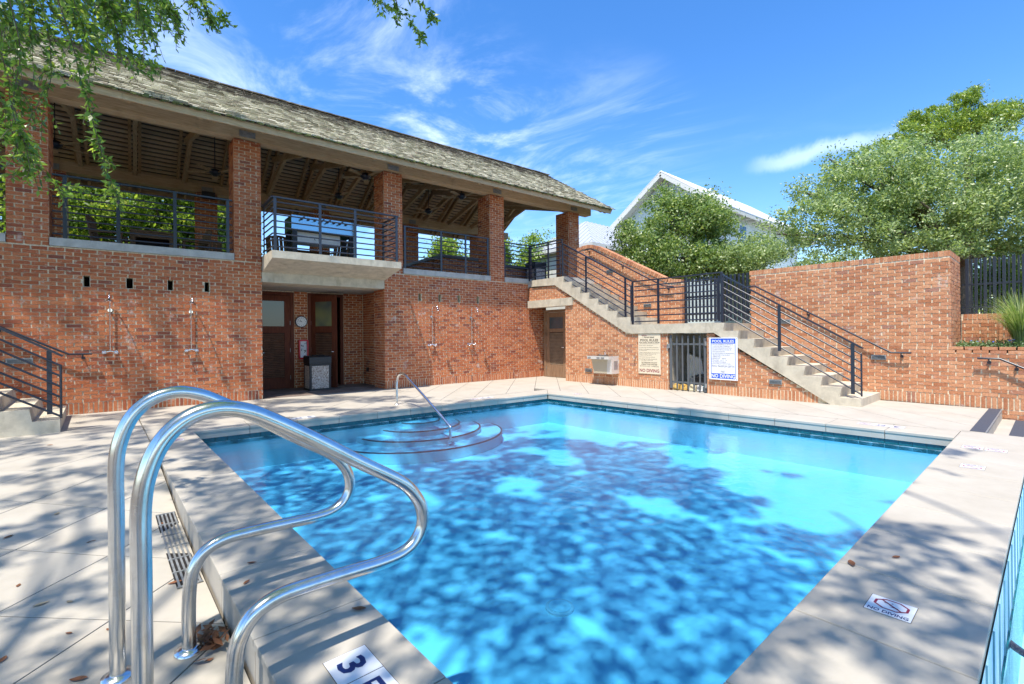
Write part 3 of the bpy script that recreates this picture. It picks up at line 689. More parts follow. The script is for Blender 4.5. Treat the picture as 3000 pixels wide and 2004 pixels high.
# roof timber
UE = 14.2
bx = [(-7, 2.5), (2.5, 9.6), (9.6, 13.95)]
for a, b in bx:
    MB().box(a + .003, b - .003, -.02, .28, 5.855, 6.12).build('eave_beam', 'timber', pav)
    MB().box(a + .003, b - .003, 4.99, 5.28, 5.81, 6.08).build('eave_beam', 'timber', pav)
SL = .62
def zr(v): return 5.99 + SL * (v + .8) if v <= 2.8 else 5.99 + SL * (6.4 - v)
for u0 in [.6 + 1.135 * k for k in range(-6, 12)] + [13.9]:
    for s_ in (-1, 1):
        for (va, vb_) in ((-.68, 2.8), (2.8, 6.3)):
            mb = MB(); mb.bar((u0 + s_ * .11, va, zr(va) - .17), (u0 + s_ * .11, vb_, zr(vb_) - .17), .07, .17); mb.build('rafter', 'rafter', pav)
    if u0 < 13.5:
        MB().bar((u0, 5.2, 6.03), (u0, 1.35, 6.98), .09, .16).build('scissor_tie', 'rafter', pav)
        MB().bar((u0 - .001, .4, 6.03), (u0 - .001, 4.25, 6.98), .085, .155).build('scissor_tie', 'rafter', pav)
# sheathing boards, fascia
nrm = Vector((0, -SL, 1)).normalized(); nr2 = Vector((0, SL, 1)).normalized()
nb = 27
for side in (0, 1):
    for k in range(nb):
        v = -.76 + k * (3.5 / nb) if side == 0 else 6.36 - k * (3.5 / nb)
        for a, b in ((-7, -1.0), (-.995, 6.2), (6.205, 14.15)):
            dv = Vector((0, 1, SL if side == 0 else -SL)).normalized()
            MB().obox(((a + b) / 2, v + .04, zr(v + .04) - .068), ((b - a) / 2, 0, 0), dv * .046, (nrm if side == 0 else nr2) * .012).build('sheathing_board', 'board', pav)
for a, b in ((-7, .4), (.4, 5.5), (5.5, 10.3), (10.3, 14.15)):
    MB().box(a + .002, b - .002, -.80, -.765, 5.80, 5.955).build('fascia_board', 'timber', pav)
    MB().box(a + .002, b - .002, 6.33, 6.37, 5.82, 5.97).build('fascia_board', 'timber', pav)
for vs in (((-.8, 2.78)), ((6.38, 2.82))):
    MB().bar((14.17, vs[0], zr(vs[0]) - .10), (14.17, vs[1], zr(vs[1]) - .10), .04, .17).build('rake_board', 'timber', pav)
mb = MB(); 
mb.prism([(-.82, zr(-.82) - .045), (2.8, zr(2.8) - .045), (2.8, zr(2.8) - .03), (-.82, zr(-.82) - .03)], 'x', -7.1, UE)
mb.prism([(6.42, zr(6.42) - .045), (2.8, zr(2.8) - .045), (2.8, zr(2.8) - .03), (6.42, zr(6.42) - .03)], 'x', -7.1, UE)
mb.build('roof_underlay', M['bark'], pav)
dv = Vector((0, 1, SL)).normalized(); rs = []
nc = 25; ex = 3.62 / nc
for c in range(nc):
    v0 = -.86 + c * ex; u = -7.1 + random.uniform(0, .1); wob = random.uniform(-.01, .01)
    while u < UE + .03:
        w = random.uniform(.09, .2); th = random.uniform(.016, .030); lift = .012 + random.uniform(0, .012)
        a = Vector((u + w / 2, v0 + wob + random.uniform(-.012, .012), 0)); a.z = zr(a.y) - .03
        rs.append((a, w / 2 - random.uniform(.002, .007), th, lift, ex * 1.75)); u += w
def shv(r_):
    a, hw, th, lift, ln = r_; p = a + nrm * (th / 2 + lift); q = a + Vector((0, ln, SL * ln)); q = q + nrm * .004
    t = nrm * th; X_ = Vector((hw, 0, 0))
    return [p - X_, p + X_, q + X_, q - X_, p - X_ + t, p + X_ + t, q + X_ + t * .4, q - X_ + t * .4]
def sc(r_):
    q = pix(WA @ r_[0]); 
    return 0 if q is None or not (0 < q[0] < 3000 and 0 < q[1] < 2000) else 1 / depth_of(WA @ r_[0])
rs.sort(key=sc, reverse=True)
for r_ in rs[:300]: MB().raw(shv(r_), BF).build('shingle', 'shingle', pav, fixn=False)
mb = MB()
for r_ in rs[300:]: mb.raw(shv(r_), BF)
for c in range(14):
    v0 = 6.45 - c * .26; a = Vector(((-7.1 + UE) / 2, v0, zr(v0) - .02)); mb.obox(a + Vector((0, -.13, SL * .13)), ((UE + 7.1) / 2, 0, 0), (0, -.15, .15 * SL), (0, .004, .008))
mb.build('shingles', 'shingle', pav, fixn=False, kind='stuff')
mb = MB(); u = -7.1
while u < UE:
    w = random.uniform(.15, .3); mb.obox((u + w / 2, 2.8, zr(2.8) + .005 + random.uniform(0, .01)), (w / 2 - .004, 0, 0), (0, .09, 0), (0, 0, .014)); u += w
mb.build('ridge_cap', 'shingle', pav)
mb = MB()
for k in range(700):
    u = random.uniform(-7, UE - .1); s_ = random.uniform(.008, .03); mb.obox((u, -.865 + random.uniform(-.012, .03), zr(-.86) - .015 + random.uniform(-.012, .02)), (s_ * 1.6, 0, 0), (0, s_ * .7, 0), (s_ * .3, 0, s_ * .5))
mb.build('moss', 'moss', pav, kind='stuff')
# flood light box on rear pier
MB().box(2.16, 2.5, 4.75, 4.95, 5.62, 5.80).build('flood_light', 'iron', pav)

# ------------------------------------------------------------------ railings
def railing(label, P0, P1, offs, top, posts, world=Matrix.Identity(4), group=None, bar0=0, bar1=1, name='railing', endposts=(), r=.0155, topw=(.06, .03), posth0=0, ext=(0, 0)):
    """offs: bar heights above the base line P0-P1; posts: parameters; endposts: (t, lo, hi)"""
    P0 = Vector(P0); P1 = Vector(P1); d = P1 - P0
    root = bpy.data.objects.new(name, None); root.location = world @ P0; link(root); tag(root, label, 'railing', group)
    root.rotation_euler = world.to_euler()
    Ln = d.length; t_ = d.normalized(); hz = Vector((d.x, d.y, 0)).normalized()
    a = -ext[0] * t_; b = d + ext[1] * t_
    MB().bar(a + Vector((0, 0, top)), b + Vector((0, 0, top)), topw[0], topw[1]).build('top_rail', 'iron', root)
    sd = hz.cross(Vector((0, 0, 1)))
    for h in offs: MB().tube([d * bar0 + Vector((0, 0, h)), d * bar1 + Vector((0, 0, h))], r, 8).build('bar', 'iron', root)
    for t in posts:
        p = d * t; lo = posth0 if not isinstance(posth0, dict) else posth0.get(t, 0)
        MB().obox(p + sd * .018 + Vector((0, 0, (lo + top) / 2 - .005)), hz * .03, sd * .008, (0, 0, (top - lo) / 2 - .006)).build('post', 'iron', root)
    for t, lo, hi in endposts:
        MB().tube([d * t + Vector((0, 0, lo)), d * t + Vector((0, 0, hi))], .016, 8).build('end_post', 'iron', root)
    return root
OF = [.06, .20, .335, .47, .60, .735, .87, 1.01][::-1]
OF = [.115, .26, .39, .53, .66, .80, .93, 1.07]
Tp = 1.20
railing('guard rail between the two leftmost brick piers in front of the picnic table', (-.62, .05, 3.245), (2.26, .05, 3.245), OF, Tp, (.06, .325, .64, .97), WA)
railing('guard rail cut off by the left edge of the photograph beyond the first brick pier', (-4.1, .05, 3.245), (-1.24, .05, 3.245), OF, Tp, (.03, .5, .97), WA)
railing('guard rail of the third bay in front of the dark bar counter', (6.36, .05, 3.245), (9.26, .05, 3.245), OF, Tp, (.015, .41, .70, .985), WA)
railing('short guard rail right of the fourth brick pier above the pool wall', (9.88, .05, 3.245), (11.0, .05, 3.245), OF, Tp - .04, (.0, 1), WA)
balr = railing('balcony rail along the front of the projecting concrete balcony', (2.87, -.94, 3.245), (5.74, -.94, 3.245), OF, Tp - .03, (.015, .34, .62, .985), WA)
railing('left return rail of the concrete balcony beside the brick pier', (2.87, -.93, 3.245), (2.87, .02, 3.245), OF, Tp - .03, (.98,), WA)
railing('right return rail of the concrete balcony running back to the brick pier', (5.74, -.93, 3.245), (5.74, .02, 3.245), OF, Tp - .03, (.98,), WA)
XB = 10.8
railing('terrace rail above the storeroom door between the pavilion and the stair top', (XB, 11.45, 3.20), (XB, 9.99, 3.20), OF, 1.15, (.0, .6), endposts=[(.94, .05, 1.0), (1, .02, 1.12)])
railing('sloping stair rail of the upper flight down to the landing', (XB, 9.96, 3.04), (XB, 7.47, 1.66), [.10, .26, .42, .57, .72, .88, 1.02][:7], 1.17, (.37, .92), posth0=.12, bar0=.01, bar1=.99, endposts=[(.0, .1, 1.15), (.985, .1, 1.04)])
railing('level rail along the stair landing with the picket gate behind it', (XB, 7.44, 1.67), (XB, 5.03, 1.67), [.07, .22, .37, .56, .73, .89, 1.0], 1.14, (0, .32, 1), bar0=.02, bar1=.95, endposts=[(.95, .05, 1.01), (.0, .02, 1.12)])
railing('sloping stair rail of the lower flight ending above the pool deck', (XB, 5.02, 1.72), (XB, 2.38, .08), [.135, .285, .43, .585, .74, .89][::1], 1.02, (.455, .94), posth0=.05, bar0=.01, bar1=.99, endposts=[(.0, .1, 1.0), (.99, .1, .90)])
# left stair rail in the plane y = 9.93
YL = 9.95
railing('dark stair rail at the left edge in front of the brick wall', (-.42, YL, .10), (-3.4, YL, 2.03), [.13, .27, .42, .58, .74, .90], 1.06, (.045, .45), posth0=.09, endposts=[(.003, .1, .91)], ext=(.02, 0))

# ------------------------------------------------------------------ terrace, stairs B, walls B and C
terr = MB().prism([(9.88, 3.0), (12.6, 3.0), (12.6, 3.2), (9.88, 3.2)], 'x', 10.82, 13.4).build('terrace_slab', 'sill'); tag(terr, 'concrete terrace floor at the head of the outside stair', 'terrace')
stB = empty('concrete_stair', (10.76, 5, 0), label='grey concrete stair of two flights rising right of the storeroom door past a landing', cat='stair')
X0, X1 = 10.745, 12.18
def S(poly, name): return rel(MB().prism(poly, 'x', X0, X1).build(name, 'concrete', stB), stB)
lo = [(5.23, 1.43), (5.23, 1.65)]
yy = [4.96, 4.64, 4.30, 3.97, 3.64, 3.33, 3.03, 2.71]; zz_ = [1.65, 1.465, 1.28, 1.09, .905, .72, .53, .345, .155]
for k in range(8): lo += [(yy[k], zz_[k]), (yy[k] + .035, zz_[k + 1])]
lo += [(2.40, .155), (2.40, 0), (2.90, 0)]
lo[2] = (4.96, 1.65)
S([(5.23, 1.43), (5.23, 1.655)] + lo[2:], 'lower_flight')
S([(5.232, 1.425), (5.232, 1.66), (7.5, 1.66), (7.5, 1.425)], 'landing')
yu = [9.88, 9.55, 9.21, 8.88, 8.56, 8.22, 7.90, 7.502]; zu = [3.20, 3.01, 2.82, 2.63, 2.44, 2.25, 2.06, 1.87, 1.66]
up_ = [(11.3, 3.0), (11.3, 3.20)]
for k in range(8): up_ += [(yu[k], zu[k]), (yu[k] + (.035 if k < 7 else 0), zu[k + 1])]
up_[-1] = (7.502, 1.44)
up_ += [(7.62, 1.44), (10.27, 2.96)]
S(up_, 'upper_flight')
stw = empty('stair_wall', (10.79, 6, 0), label='orange brick wall under the concrete stair with a storeroom door and a picket gate', cat='wall')
BB = Bricks(); XW = 10.785
def soff(y):      # underside of the stair at y
    if y < 2.9: return 0
    if y < 5.23: return (y - 2.9) * 1.425 / 2.33
    if y < 7.62: return 1.425
    return 1.44 + (y - 7.62) * 1.52 / 2.65 if y < 10.27 else 2.97
def fnB(zc):
    def ylo(z):   # smallest y with soffit above z
        return 2.9 + z * 2.33 / 1.425 if z < 1.42 else 7.62 + max(0, (z - 1.44)) * 2.65 / 1.52
    a = ylo(zc + .03); o = []
    if zc < 1.42: o += [(a, 5.40), (6.41, 9.88 if zc < 2.3 else 11.5)]
    elif zc < 2.29: o += [(a, 9.88)]
    elif zc < 2.54: o += [(a, 9.55)] if a < 9.5 else []
    else: o += [(a, 11.5)]
    return [(p, q) for p, q in o if q > p]
# along -y so that u grows with y: frame origin at x = XW
BB.wall((XW, 0, 0), (0, 1, 0), (-1, 0, 0), 0, 2.96, fnB)
BB.wall((0, 9.885, 0), (1, 0, 0), (0, 1, 0), 0, 2.29, ivals(XW, 11.45, []), soldier=False)
BB.wall((0, 6.405, 0), (1, 0, 0), (0, -1, 0), 0, 1.40, ivals(XW, 11.0, []), soldier=False)
BB.wall((0, 5.405, 0), (1, 0, 0), (0, 1, 0), 0, 1.40, ivals(XW, 11.0, []), soldier=False)
mb = MB()
for (a, b) in ((2.9, 5.395), (6.415, 7.62), (7.62, 9.875)):
    n = 1
    P = [(a, -.02), (b, -.02), (b, soff(b) - .005), (a, max(soff(a) - .005, -.01))]
    mb.prism(P, 'x', XW + .008, XW + .25)
mb.prism([(9.60, 2.5), (11.45, 2.5), (11.45, 2.96), (10.27, 2.95), (9.6, 2.57)], 'x', XW + .008, XW + .25)
mb.build('wall', 'mortar', stw); rel(stw.children[-1], stw)
lt = MB().box(10.735, XW + .24, 9.55, 11.5, 2.30, 2.535).build('lintel', 'concrete', stw); rel(lt, stw)
hub = bpy.data.objects.new('tmp', None)
BBp = empty('tmp2'); bpy.data.objects.remove(BBp)
class _P: pass
# bricks are children of the wall thing (its origin is offset, so shift centres)
off_ = Vector(stw.location); BB.r = [(c - off_, a, n_, x, y, z) for (c, a, n_, x, y, z) in BB.r]
BB.build(stw, 'brick_light', Matrix.Translation(off_), 300)
# side wall of door recess (return at y = 9.88) and door
mb = MB().box(XW + .26, 11.6, 9.70, 9.875, 0, 2.3).build('door_jamb_wall', 'mortar', stw); rel(mb, stw)
dj = empty('storeroom_door', (11.42, 11.42, 0), R(-90), label='weathered wooden louvred door with a small dark pane set back beside the concrete stair', cat='door')
door(dj, -.02, 1.08, 0, 2.17, 1.62, 2.0, 'doortan', 'frost_blue', True, 0, lz=(.42, 1.5))
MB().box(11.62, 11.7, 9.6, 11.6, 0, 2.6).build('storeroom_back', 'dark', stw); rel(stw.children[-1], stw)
# store under the landing
mb = MB()
for b in ((12.1, 12.18, 5.0, 7.0, 0, 1.42), (10.95, 12.1, 6.45, 6.52, 0, 1.42), (10.95, 12.1, 5.28, 5.36, 0, 1.42)): mb.box(*b)
o = mb.build('store_interior', M['sill'], stw); rel(o, stw)
# retaining wall C
wc = empty('retaining_wall', (12.2, 3, 0), label='tall orange brick retaining wall right of the picket gate with a rowlock cap', cat='wall')
BC = Bricks(); Xc = 12.2
BC.wall((Xc, 0, 0), (0, 1, 0), (-1, 0, 0), 0, 1.12, ivals(-3.0, 5.0, []))
BC.wall((Xc, 0, 0), (0, 1, 0), (-1, 0, 0), 1.12, 2.95, ivals(1.31, 5.0, []), soldier=False, cap=True)
BC.wall((0, 1.31, 0), (1, 0, 0), (0, -1, 0), 1.12, 2.95, ivals(12.2, 13.6, []), soldier=False, cap=True)
BC.wall((0, 4.97, 0), (1, 0, 0), (0, 1, 0), 1.68, 2.95, ivals(12.2, 12.7, []), soldier=False, cap=True)
BC.wall((Xc, 0, 0), (0, 1, 0), (-1, 0, 0), -.72, 0, ivals(-3.0, .80, []), soldier=False)
BC.r = [(c - wc.location, a, n_, x, y, z) for (c, a, n_, x, y, z) in BC.r]
BC.build(wc, 'brick_light', Matrix.Translation(wc.location), 300)
o = MB().box(Xc + .01, 13.59, 1.32, 4.96, 0, 2.945).box(Xc + .01, Xc + .24, -3, 1.32, -.72, 1.0).build('wall', 'mortar', wc); rel(o, wc)
o = MB()
for k in range(62):
    y = 1.29 - k * .0705; 
    if y < -2.9: break
    MB().box(Xc - .012 + random.uniform(0, .005), Xc + .235, y - .0605, y, 1.0, 1.118 + random.uniform(0, .004)).build('cap_brick', 'brick_light', wc); rel(wc.children[-1], wc)
# top cap bricks on the tall wall (visible headers)
# upper wall with the sloping, curved top
wu = empty('stair_side_wall', (12.2, 9, 3), label='orange brick wall with a curved sloping top behind the upper stair flight', cat='wall')
prof = [(6.81, 2.92), (7.22, 2.97), (9.60, 4.21), (9.78, 4.29), (9.95, 4.345), (10.15, 4.37), (10.35, 4.365), (10.62, 4.30)]
def topz(y):
    for (a, za), (b, zb) in zip(prof, prof[1:]):
        if a <= y <= b: return za + (zb - za) * (y - a) / (b - a)
    return 2.9
def fnU(zc):
    z = zc + .15
    if z < 2.92: return [(6.81, 10.62)]
    y = 6.81
    while y < 10.2 and topz(y) < z: y += .02
    y2 = 10.62
    while y2 > 10.2 and topz(y2) < z: y2 -= .02
    return [(y, y2)] if y2 > y + .1 else []
BU = Bricks(); BU.wall((Xc, 0, 0), (0, 1, 0), (-1, 0, 0), 1.66, 4.33, fnU, soldier=False)
BU.wall((0, 6.81, 0), (1, 0, 0), (0, -1, 0), 1.66, 2.80, ivals(12.2, 12.5, []), soldier=False)
BU.r = [(c - wu.location, a, n_, x, y, z) for (c, a, n_, x, y, z) in BU.r]; BU.build(wu, 'brick_light', Matrix.Translation(wu.location), 300)
P = [(6.82, 1.6)] + [(y, z - .10) for y, z in prof] + [(10.61, 1.6)]; P[1] = (6.82, 2.82); P[-2] = (10.61, 4.2)
o = MB().prism(P, 'x', Xc + .01, Xc + .30).build('wall', 'mortar', wu); rel(o, wu)
y = 6.83; acc = 0
pts = []
cur = Vector((0, prof[0][0], prof[0][1]))
seg = 0
dense = []
for (a, za), (b, zb) in zip(prof, prof[1:]):
    n = max(1, int(math.hypot(b - a, zb - za) / .0712))
    for k in range(n): dense.append((a + (b - a) * (k + .5) / n, za + (zb - za) * (k + .5) / n, math.atan2(zb - za, b - a), math.hypot(b - a, zb - za) / n))
for (y, z, an, L_) in dense:
    t = Vector((0, math.cos(an), math.sin(an))); n_ = Vector((0, -math.sin(an), math.cos(an)))
    o = MB().obox(Vector((Xc + .13, y, z)) - n_ * (.055 + random.uniform(0, .003)), (.145 + random.uniform(0, .004), 0, 0), t * (L_ / 2 - .005), n_ * .055).build('cap_brick', 'brick_light', wu); rel(o, wu)
# wall behind planter
pw = empty('planter_wall', (13.6, 0, 1), label='low brick wall behind the planting bed carrying the dark picket fence', cat='wall')
BP = Bricks(); BP.wall((13.6, 0, 0), (0, 1, 0), (-1, 0, 0), 1.0, 1.76, ivals(-2.5, 1.30, []), soldier=False, cap=True)
BP.r = [(c - pw.location, a, n_, x, y, z) for (c, a, n_, x, y, z) in BP.r]; BP.build(pw, 'brick_light', Matrix.Translation(pw.location), 300)
o = MB().box(13.61, 13.9, -2.5, 1.30, 1.0, 1.755).build('wall', 'mortar', pw); rel(o, pw)
MB().box(12.44, 13.6, -3, 1.31, .9, 1.10).build('planting_bed', M['soil'], kind='structure')
# gates and fence
def pickets(root, fn, n, z0, z1, w=.04, d=.02, mat='iron', dz=0, name='picket'):
    me = MB().box(-w / 2, w / 2, -d / 2, d / 2, 0, z1 - z0).build(name, mat, root); data = me.data
    for k in range(n):
        o = me if k == 0 else link(bpy.data.objects.new(name, data), root)
        p, a = fn(k); o.location = p; o.rotation_euler = (0, 0, a)
fe = empty('picket_fence', (13.75, 0, 1.76), label='dark steel picket fence on the low wall behind the ornamental grass', cat='fence')
pickets(fe, lambda k: (Vector((0, 1.22 - k * .135, 0)), R(90)), 26, 1.77, 2.93, .05, .02)
pickets(fe, lambda k: (Vector((.07, 1.155 - k * .135, 0)), R(90)), 26, 1.77, 2.92, .028, .02)
MB().box(.02, .05, -2.4, 1.3, .60, .64).box(.02, .05, -2.4, 1.3, .12, .16).build('rail', 'iron', fe)
gt = empty('landing_gate', (12.35, 6, 1.67), label='dark picket gate behind the stair landing between the two brick walls', cat='gate')
pickets(gt, lambda k: (Vector((0, .78 - k * .105, .06)), R(90)), 17, 1.73, 2.93, .045, .02)
pickets(gt, lambda k: (Vector((.08, .73 - k * .105, .06)), R(90)), 17, 1.73, 2.93, .03, .02)
MB().box(.02, .06, -1.03, .80, .25, .30).box(.02, .06, -1.03, .80, .72, .77).build('rail', 'iron', gt)
MB().box(-.03, .03, -.30, -.24, 0, 1.30).box(-.03, .03, .74, .80, 0, 1.3).build('gate_post', 'iron', gt)
sg = empty('storage_gate', (10.83, 5.9, 0), label='grey steel picket gate closing the low store under the stair landing', cat='gate')
M['greygate'] = Mat('grey_painted_steel', .5).col((.10, .11, .12)).m
pickets(sg, lambda k: (Vector((-.03, .42 - k * .148, .05)), R(90)), 6, .05, 1.36, .038, .012, 'greygate')
MB().box(-.02, -.005, -.44, .44, 1.13, 1.175).box(-.02, -.005, -.44, .44, .19, .235).build('rail', 'greygate', sg)
MB().box(-.035, .01, .42, .475, .05, 1.38).build('gate_post', 'greygate', sg); MB().box(-.035, .01, -.475, -.42, .03, 1.3).build('gate_post', 'greygate', sg)
for z in (.12, 1.12): MB().cyl((-.03, -.465), .028, z, z + .1, 12).build('hinge', 'galv', sg)
MB().cyl((-.05, .49), .035, 1.12, 1.16, 12).box(-.07, -.03, .45, .53, 1.05, 1.12).build('padlock', 'galv', sg)
o = MB().prism([(6.35, .02), (5.85, .02), (5.95, .75), (6.35, .9)], 'x', 11.6, 11.75).build('leaning_board', 'white'); tag(o, 'pale board leaning inside the low store behind the grey picket gate', 'board')
for k, (y, c, s_) in enumerate(((6.28, (.62, .42, .13), .13), (6.08, (.60, .38, .10), .15), (5.86, (.68, .60, .42), .14), (5.68, (.6, .6, .62), .13), (5.53, (.15, .5, .6), .1))):
    M['bag%d' % k] = simple('bag_%s' % 'abcde'[k], c, .6, var=.25, scale=15)
    mb = MB(); mb.obox((10.98 + .02 * k, y, .07), (.08, .01, 0), (-.01, s_ * .52, 0), (.01, 0, .055)); mb.obox((10.97, y, .135), (.05, 0, 0), (0, s_ * .3, .01), (0, 0, .014))
    tag(mb.build('packet', 'bag%d' % k), ['orange yellow packet lowest left behind the store gate', 'amber packet second from the left behind the store gate', 'cream paper packet in the middle behind the store gate', 'grey white packet right of the cream one behind the store gate', 'turquoise packet at the right end behind the store gate'][k], 'packet')
o = MB().box(11.15, 11.5, 5.55, 5.95, .02, .32).obox((11.32, 5.75, .35), (.2, 0, .02), (0, .22, 0), (0, 0, .015)).build('black_crate', 'black'); tag(o, 'black plastic crate inside the low store', 'crate')

# wall handrails
def handrail(label, pts, br, nrm=(1, 0, 0), off=.09, world=Matrix.Identity(4)):
    root = empty('wall_handrail', world @ Vector(pts[0]), label=label, cat='handrail'); o0 = Vector(pts[0]); root.rotation_euler = world.to_euler()
    P = [Vector(p) - o0 for p in pts]; MB().tube(P, .019, 10).build('rail', 'iron', root)
    for b in br:
        p = Vector(b) - o0; q = p + Vector((0, 0, -.075)); w = q + Vector(nrm) * off
        MB().tube([p, q, w], .011, 8).build('bracket', 'iron', root); MB().tube([w - Vector(nrm) * .012, w], .03, 12).build('wall_plate', 'iron', root)
Xh = 12.1
handrail('sloping dark handrail on the curved top brick wall beside the upper flight', [(Xh, 10.18, 4.19), (Xh, 9.93, 4.20), (Xh, 7.35, 2.78), (Xh, 7.0, 2.72)], [(Xh, 10.05, 4.2), (Xh, 8.75, 3.56), (Xh, 7.2, 2.75)])
handrail('long sloping handrail on the tall retaining wall beside the lower flight', [(Xh, 5.13, 2.53), (Xh, 4.84, 2.56), (Xh, 2.20, .985), (Xh, 1.88, .985)], [(Xh, 4.98, 2.55), (Xh, 3.70, 1.88), (Xh, 2.04, .985)])
handrail('short bent handrail on the low wall at the right edge above the steps', [(Xh, .95, .91), (Xh, .66, .905), (Xh, -.9, .06)], [(Xh, .80, .91), (Xh, .46, .80)])
handrail('dark handrail fixed to the pavilion wall above the left stair', [(-3.4, -.10, 2.85), (-.40, -.10, 1.13), (-.08, -.10, 1.13)], [(-.21, -.10, 1.13), (-1.3, -.10, 1.64)], (0, 1, 0), .10, WA)

# left stair
sl_ = empty('concrete_stair', (-1, 10.9, 0), label='worn concrete stair rising leftwards along the pavilion wall at the left edge', cat='stair')
P = [(-.44, -.02)]; x = -.44; z = .19
for k in range(14):
    P += [(x, z), (x - .33 + .03, z)] if k else [(x, z), (x - .30, z)]
    P += []; x -= .33; z += .185
P += [(x, z), (x - 1, z), (x - 1, z - .5)]; P += [(-1.02, -.02)]
o = MB().prism(P, 'y', 9.93, 11.93).build('flight', 'concrete', sl_); rel(o, sl_)
mb = MB().box(-6, -1.05, 10.02, 10.2, -.02, .3).build('under_stair_wall', 'brick', sl_); rel(mb, sl_)

# ------------------------------------------------------------------ wall fittings
def shower(u, label):
    r = empty('wall_shower', WA @ Vector((u, 0, 1.16)), AA, label=label, cat='shower')
    arc = [(0, -.06 - .155 * (1 - math.cos(t)), 1.0 + .13 * math.sin(t)) for t in [math.pi * k / 10 for k in range(10)]]
    MB().tube([(0, -.06, 0), (0, -.06, 1.0)] + arc[1:], .011, 10).build('riser_pipe', 'chrome', r)
    e_ = Vector(arc[-1]); 
    mb = MB(); mb.tube([e_, e_ + Vector((0, -.012, -.05)), e_ + Vector((0, -.025, -.085)), e_ + Vector((0, -.032, -.105))], [.013, .02, .055, .062], 18); mb.build('shower_head', 'chrome', r)
    MB().tube([(0, -.06, .80), (0, .0, .80)], .010, 8).build('pipe_bracket', 'chrome', r); MB().tube([(0, -.012, .80), (0, .004, .80)], .035, 16).build('wall_flange', 'chrome', r)
    MB().tube([(-.09, -.06, -.01), (0, -.06, .012), (.09, -.06, -.01)], .016, 10).build('mixer_body', 'chrome', r)
    for s_ in (-1, 1):
        MB().tube([(s_ * .09, -.06, -.01), (s_ * .09, .0, -.01)], .012, 8).build('pipe_bracket', 'chrome', r); MB().tube([(s_ * .09, -.01, -.01), (s_ * .09, .004, -.01)], .032, 14).build('wall_flange', 'chrome', r)
        h = MB(); h.tube([(s_ * .09, -.06, -.01), (s_ * .09, -.11, -.01)], .012, 8)
        for k in range(4): a = math.pi * k / 4; h.tube([(s_ * .09 - .035 * math.cos(a), -.108, -.01 - .035 * math.sin(a)), (s_ * .09 + .035 * math.cos(a), -.108, -.01 + .035 * math.sin(a))], .007, 6)
        h.build('cross_handle', 'chrome', r)
shower(.18, 'chrome outdoor shower nearest the left stair on the dappled brick wall')
shower(1.48, 'chrome outdoor shower second from the left on the dappled brick wall')
shower(7.18, 'chrome outdoor shower right of the recess nearer the balcony')
shower(8.52, 'chrome outdoor shower right of the recess nearer the storeroom door')
def lamp(P, rz, label, w=.25):
    r = empty('step_light', P, rz, label=label, cat='light')
    MB().box(-w / 2, w / 2, -.022, .0, 0, .10).build('housing', 'galv', r)
    MB().box(-w / 2 + .02, w / 2 - .02, -.028, -.023, .018, .082).build('lens', 'frost_blue', r)
    for k in range(4): MB().box(-w / 2 + .02, w / 2 - .02, -.036, -.029, .024 + k * .016, .029 + k * .016).build('louvre', 'galv', r)
lamp((XW, 8.97, .32), R(-90), 'small recessed wall light low on the brick left of the drinking fountain')
lamp((XW, 3.9, .32), R(-90), 'small recessed wall light low under the lower stair flight')
lamp((Xc, 4.2, 1.62), R(-90), 'small wall light beside the lower flight behind the long handrail')
lamp((Xc, 2.42, .83), R(-90), 'small wall light near the foot of the lower flight behind its rail')
lamp((Xc, 7.9, 2.2), R(-90), 'small wall light beside the upper flight near the landing')
lamp((Xc, 9.25, 3.35), R(-90), 'small wall light beside the upper flight near its head')
lamp(WA @ Vector((-1.05, 0, .98)), AA, 'dark wall light above the left stair at the photograph edge', .34)
o = empty('wall_outlet', WA @ Vector((5.95, 1.6, .38)), R(-92.5), label='black wall outlet low on the right side wall of the recess', cat='outlet')
MB().box(-.06, .06, -.03, 0, 0, .12).build('cover', 'black', o); MB().box(-.045, .045, -.04, -.031, .015, .105).build('lid', 'black', o)
o = empty('hose_tap', (XW, 7.37, .78), R(-90), label='small brass tap on the brick left of the beige pool rules sign', cat='tap')
MB().tube([(0, 0, 0), (0, -.06, 0), (0, -.08, -.04)], .011, 8).build('spout', 'galv', o); MB().tube([(0, -.04, 0), (0, -.04, .035)], .008, 6).tube([(-.03, -.04, .035), (.03, -.04, .035)], .006, 6).build('handle', 'galv', o)
# drinking fountain
df = empty('drinking_fountain', (XW, 8.24, .33), R(-90), label='stainless and beige drinking fountain hung on the brick wall under the upper stair', cat='drinking fountain')
M['fountain_beige'] = simple('beige_enamel', (.48, .42, .31), .4, var=.04); M['fountain_white'] = simple('off_white_steel', (.66, .64, .60), .35, .2, .04)
MB().prism([(-.0, .0), (-.30, .0), (-.33, .40), (0, .40)], 'x', -.30, .33).build('cabinet', 'fountain_white', df)
mb = MB(); mb.raw([(-.30 + .02, -.303, .005), (.16, -.303, .005), (.19, -.336, .395), (-.36, -.336, .395)], [(0, 1, 2, 3)]); mb.raw([(-.28, -.296, .005), (.16, -.296, .005), (.19, -.329, .395), (-.36, -.329, .395)], [(0, 1, 2, 3)]); mb.build('front_panel', 'fountain_beige', df, fixn=False)
MB().box(-.42, .33, -.44, 0, .40, .485).build('apron', 'fountain_white', df)
mb = MB(); mb.box(-.42, .33, -.44, .0, .486, .495); mb.cyl((-.02, -.24), .15, .495, .505, 24, .17); mb.build('basin_top', 'steel', df)
MB().cyl((-.02, -.24), .12, .506, .508, 24).build('basin', 'galv', df)
MB().tube([(-.05, -.10, .49), (-.05, -.11, .58), (-.05, -.15, .60)], [.022, .018, .016], 10).build('bubbler', 'chrome', df)
MB().cyl((-.22, -.12), .018, .495, .54, 12).build('glass_filler', 'chrome', df)
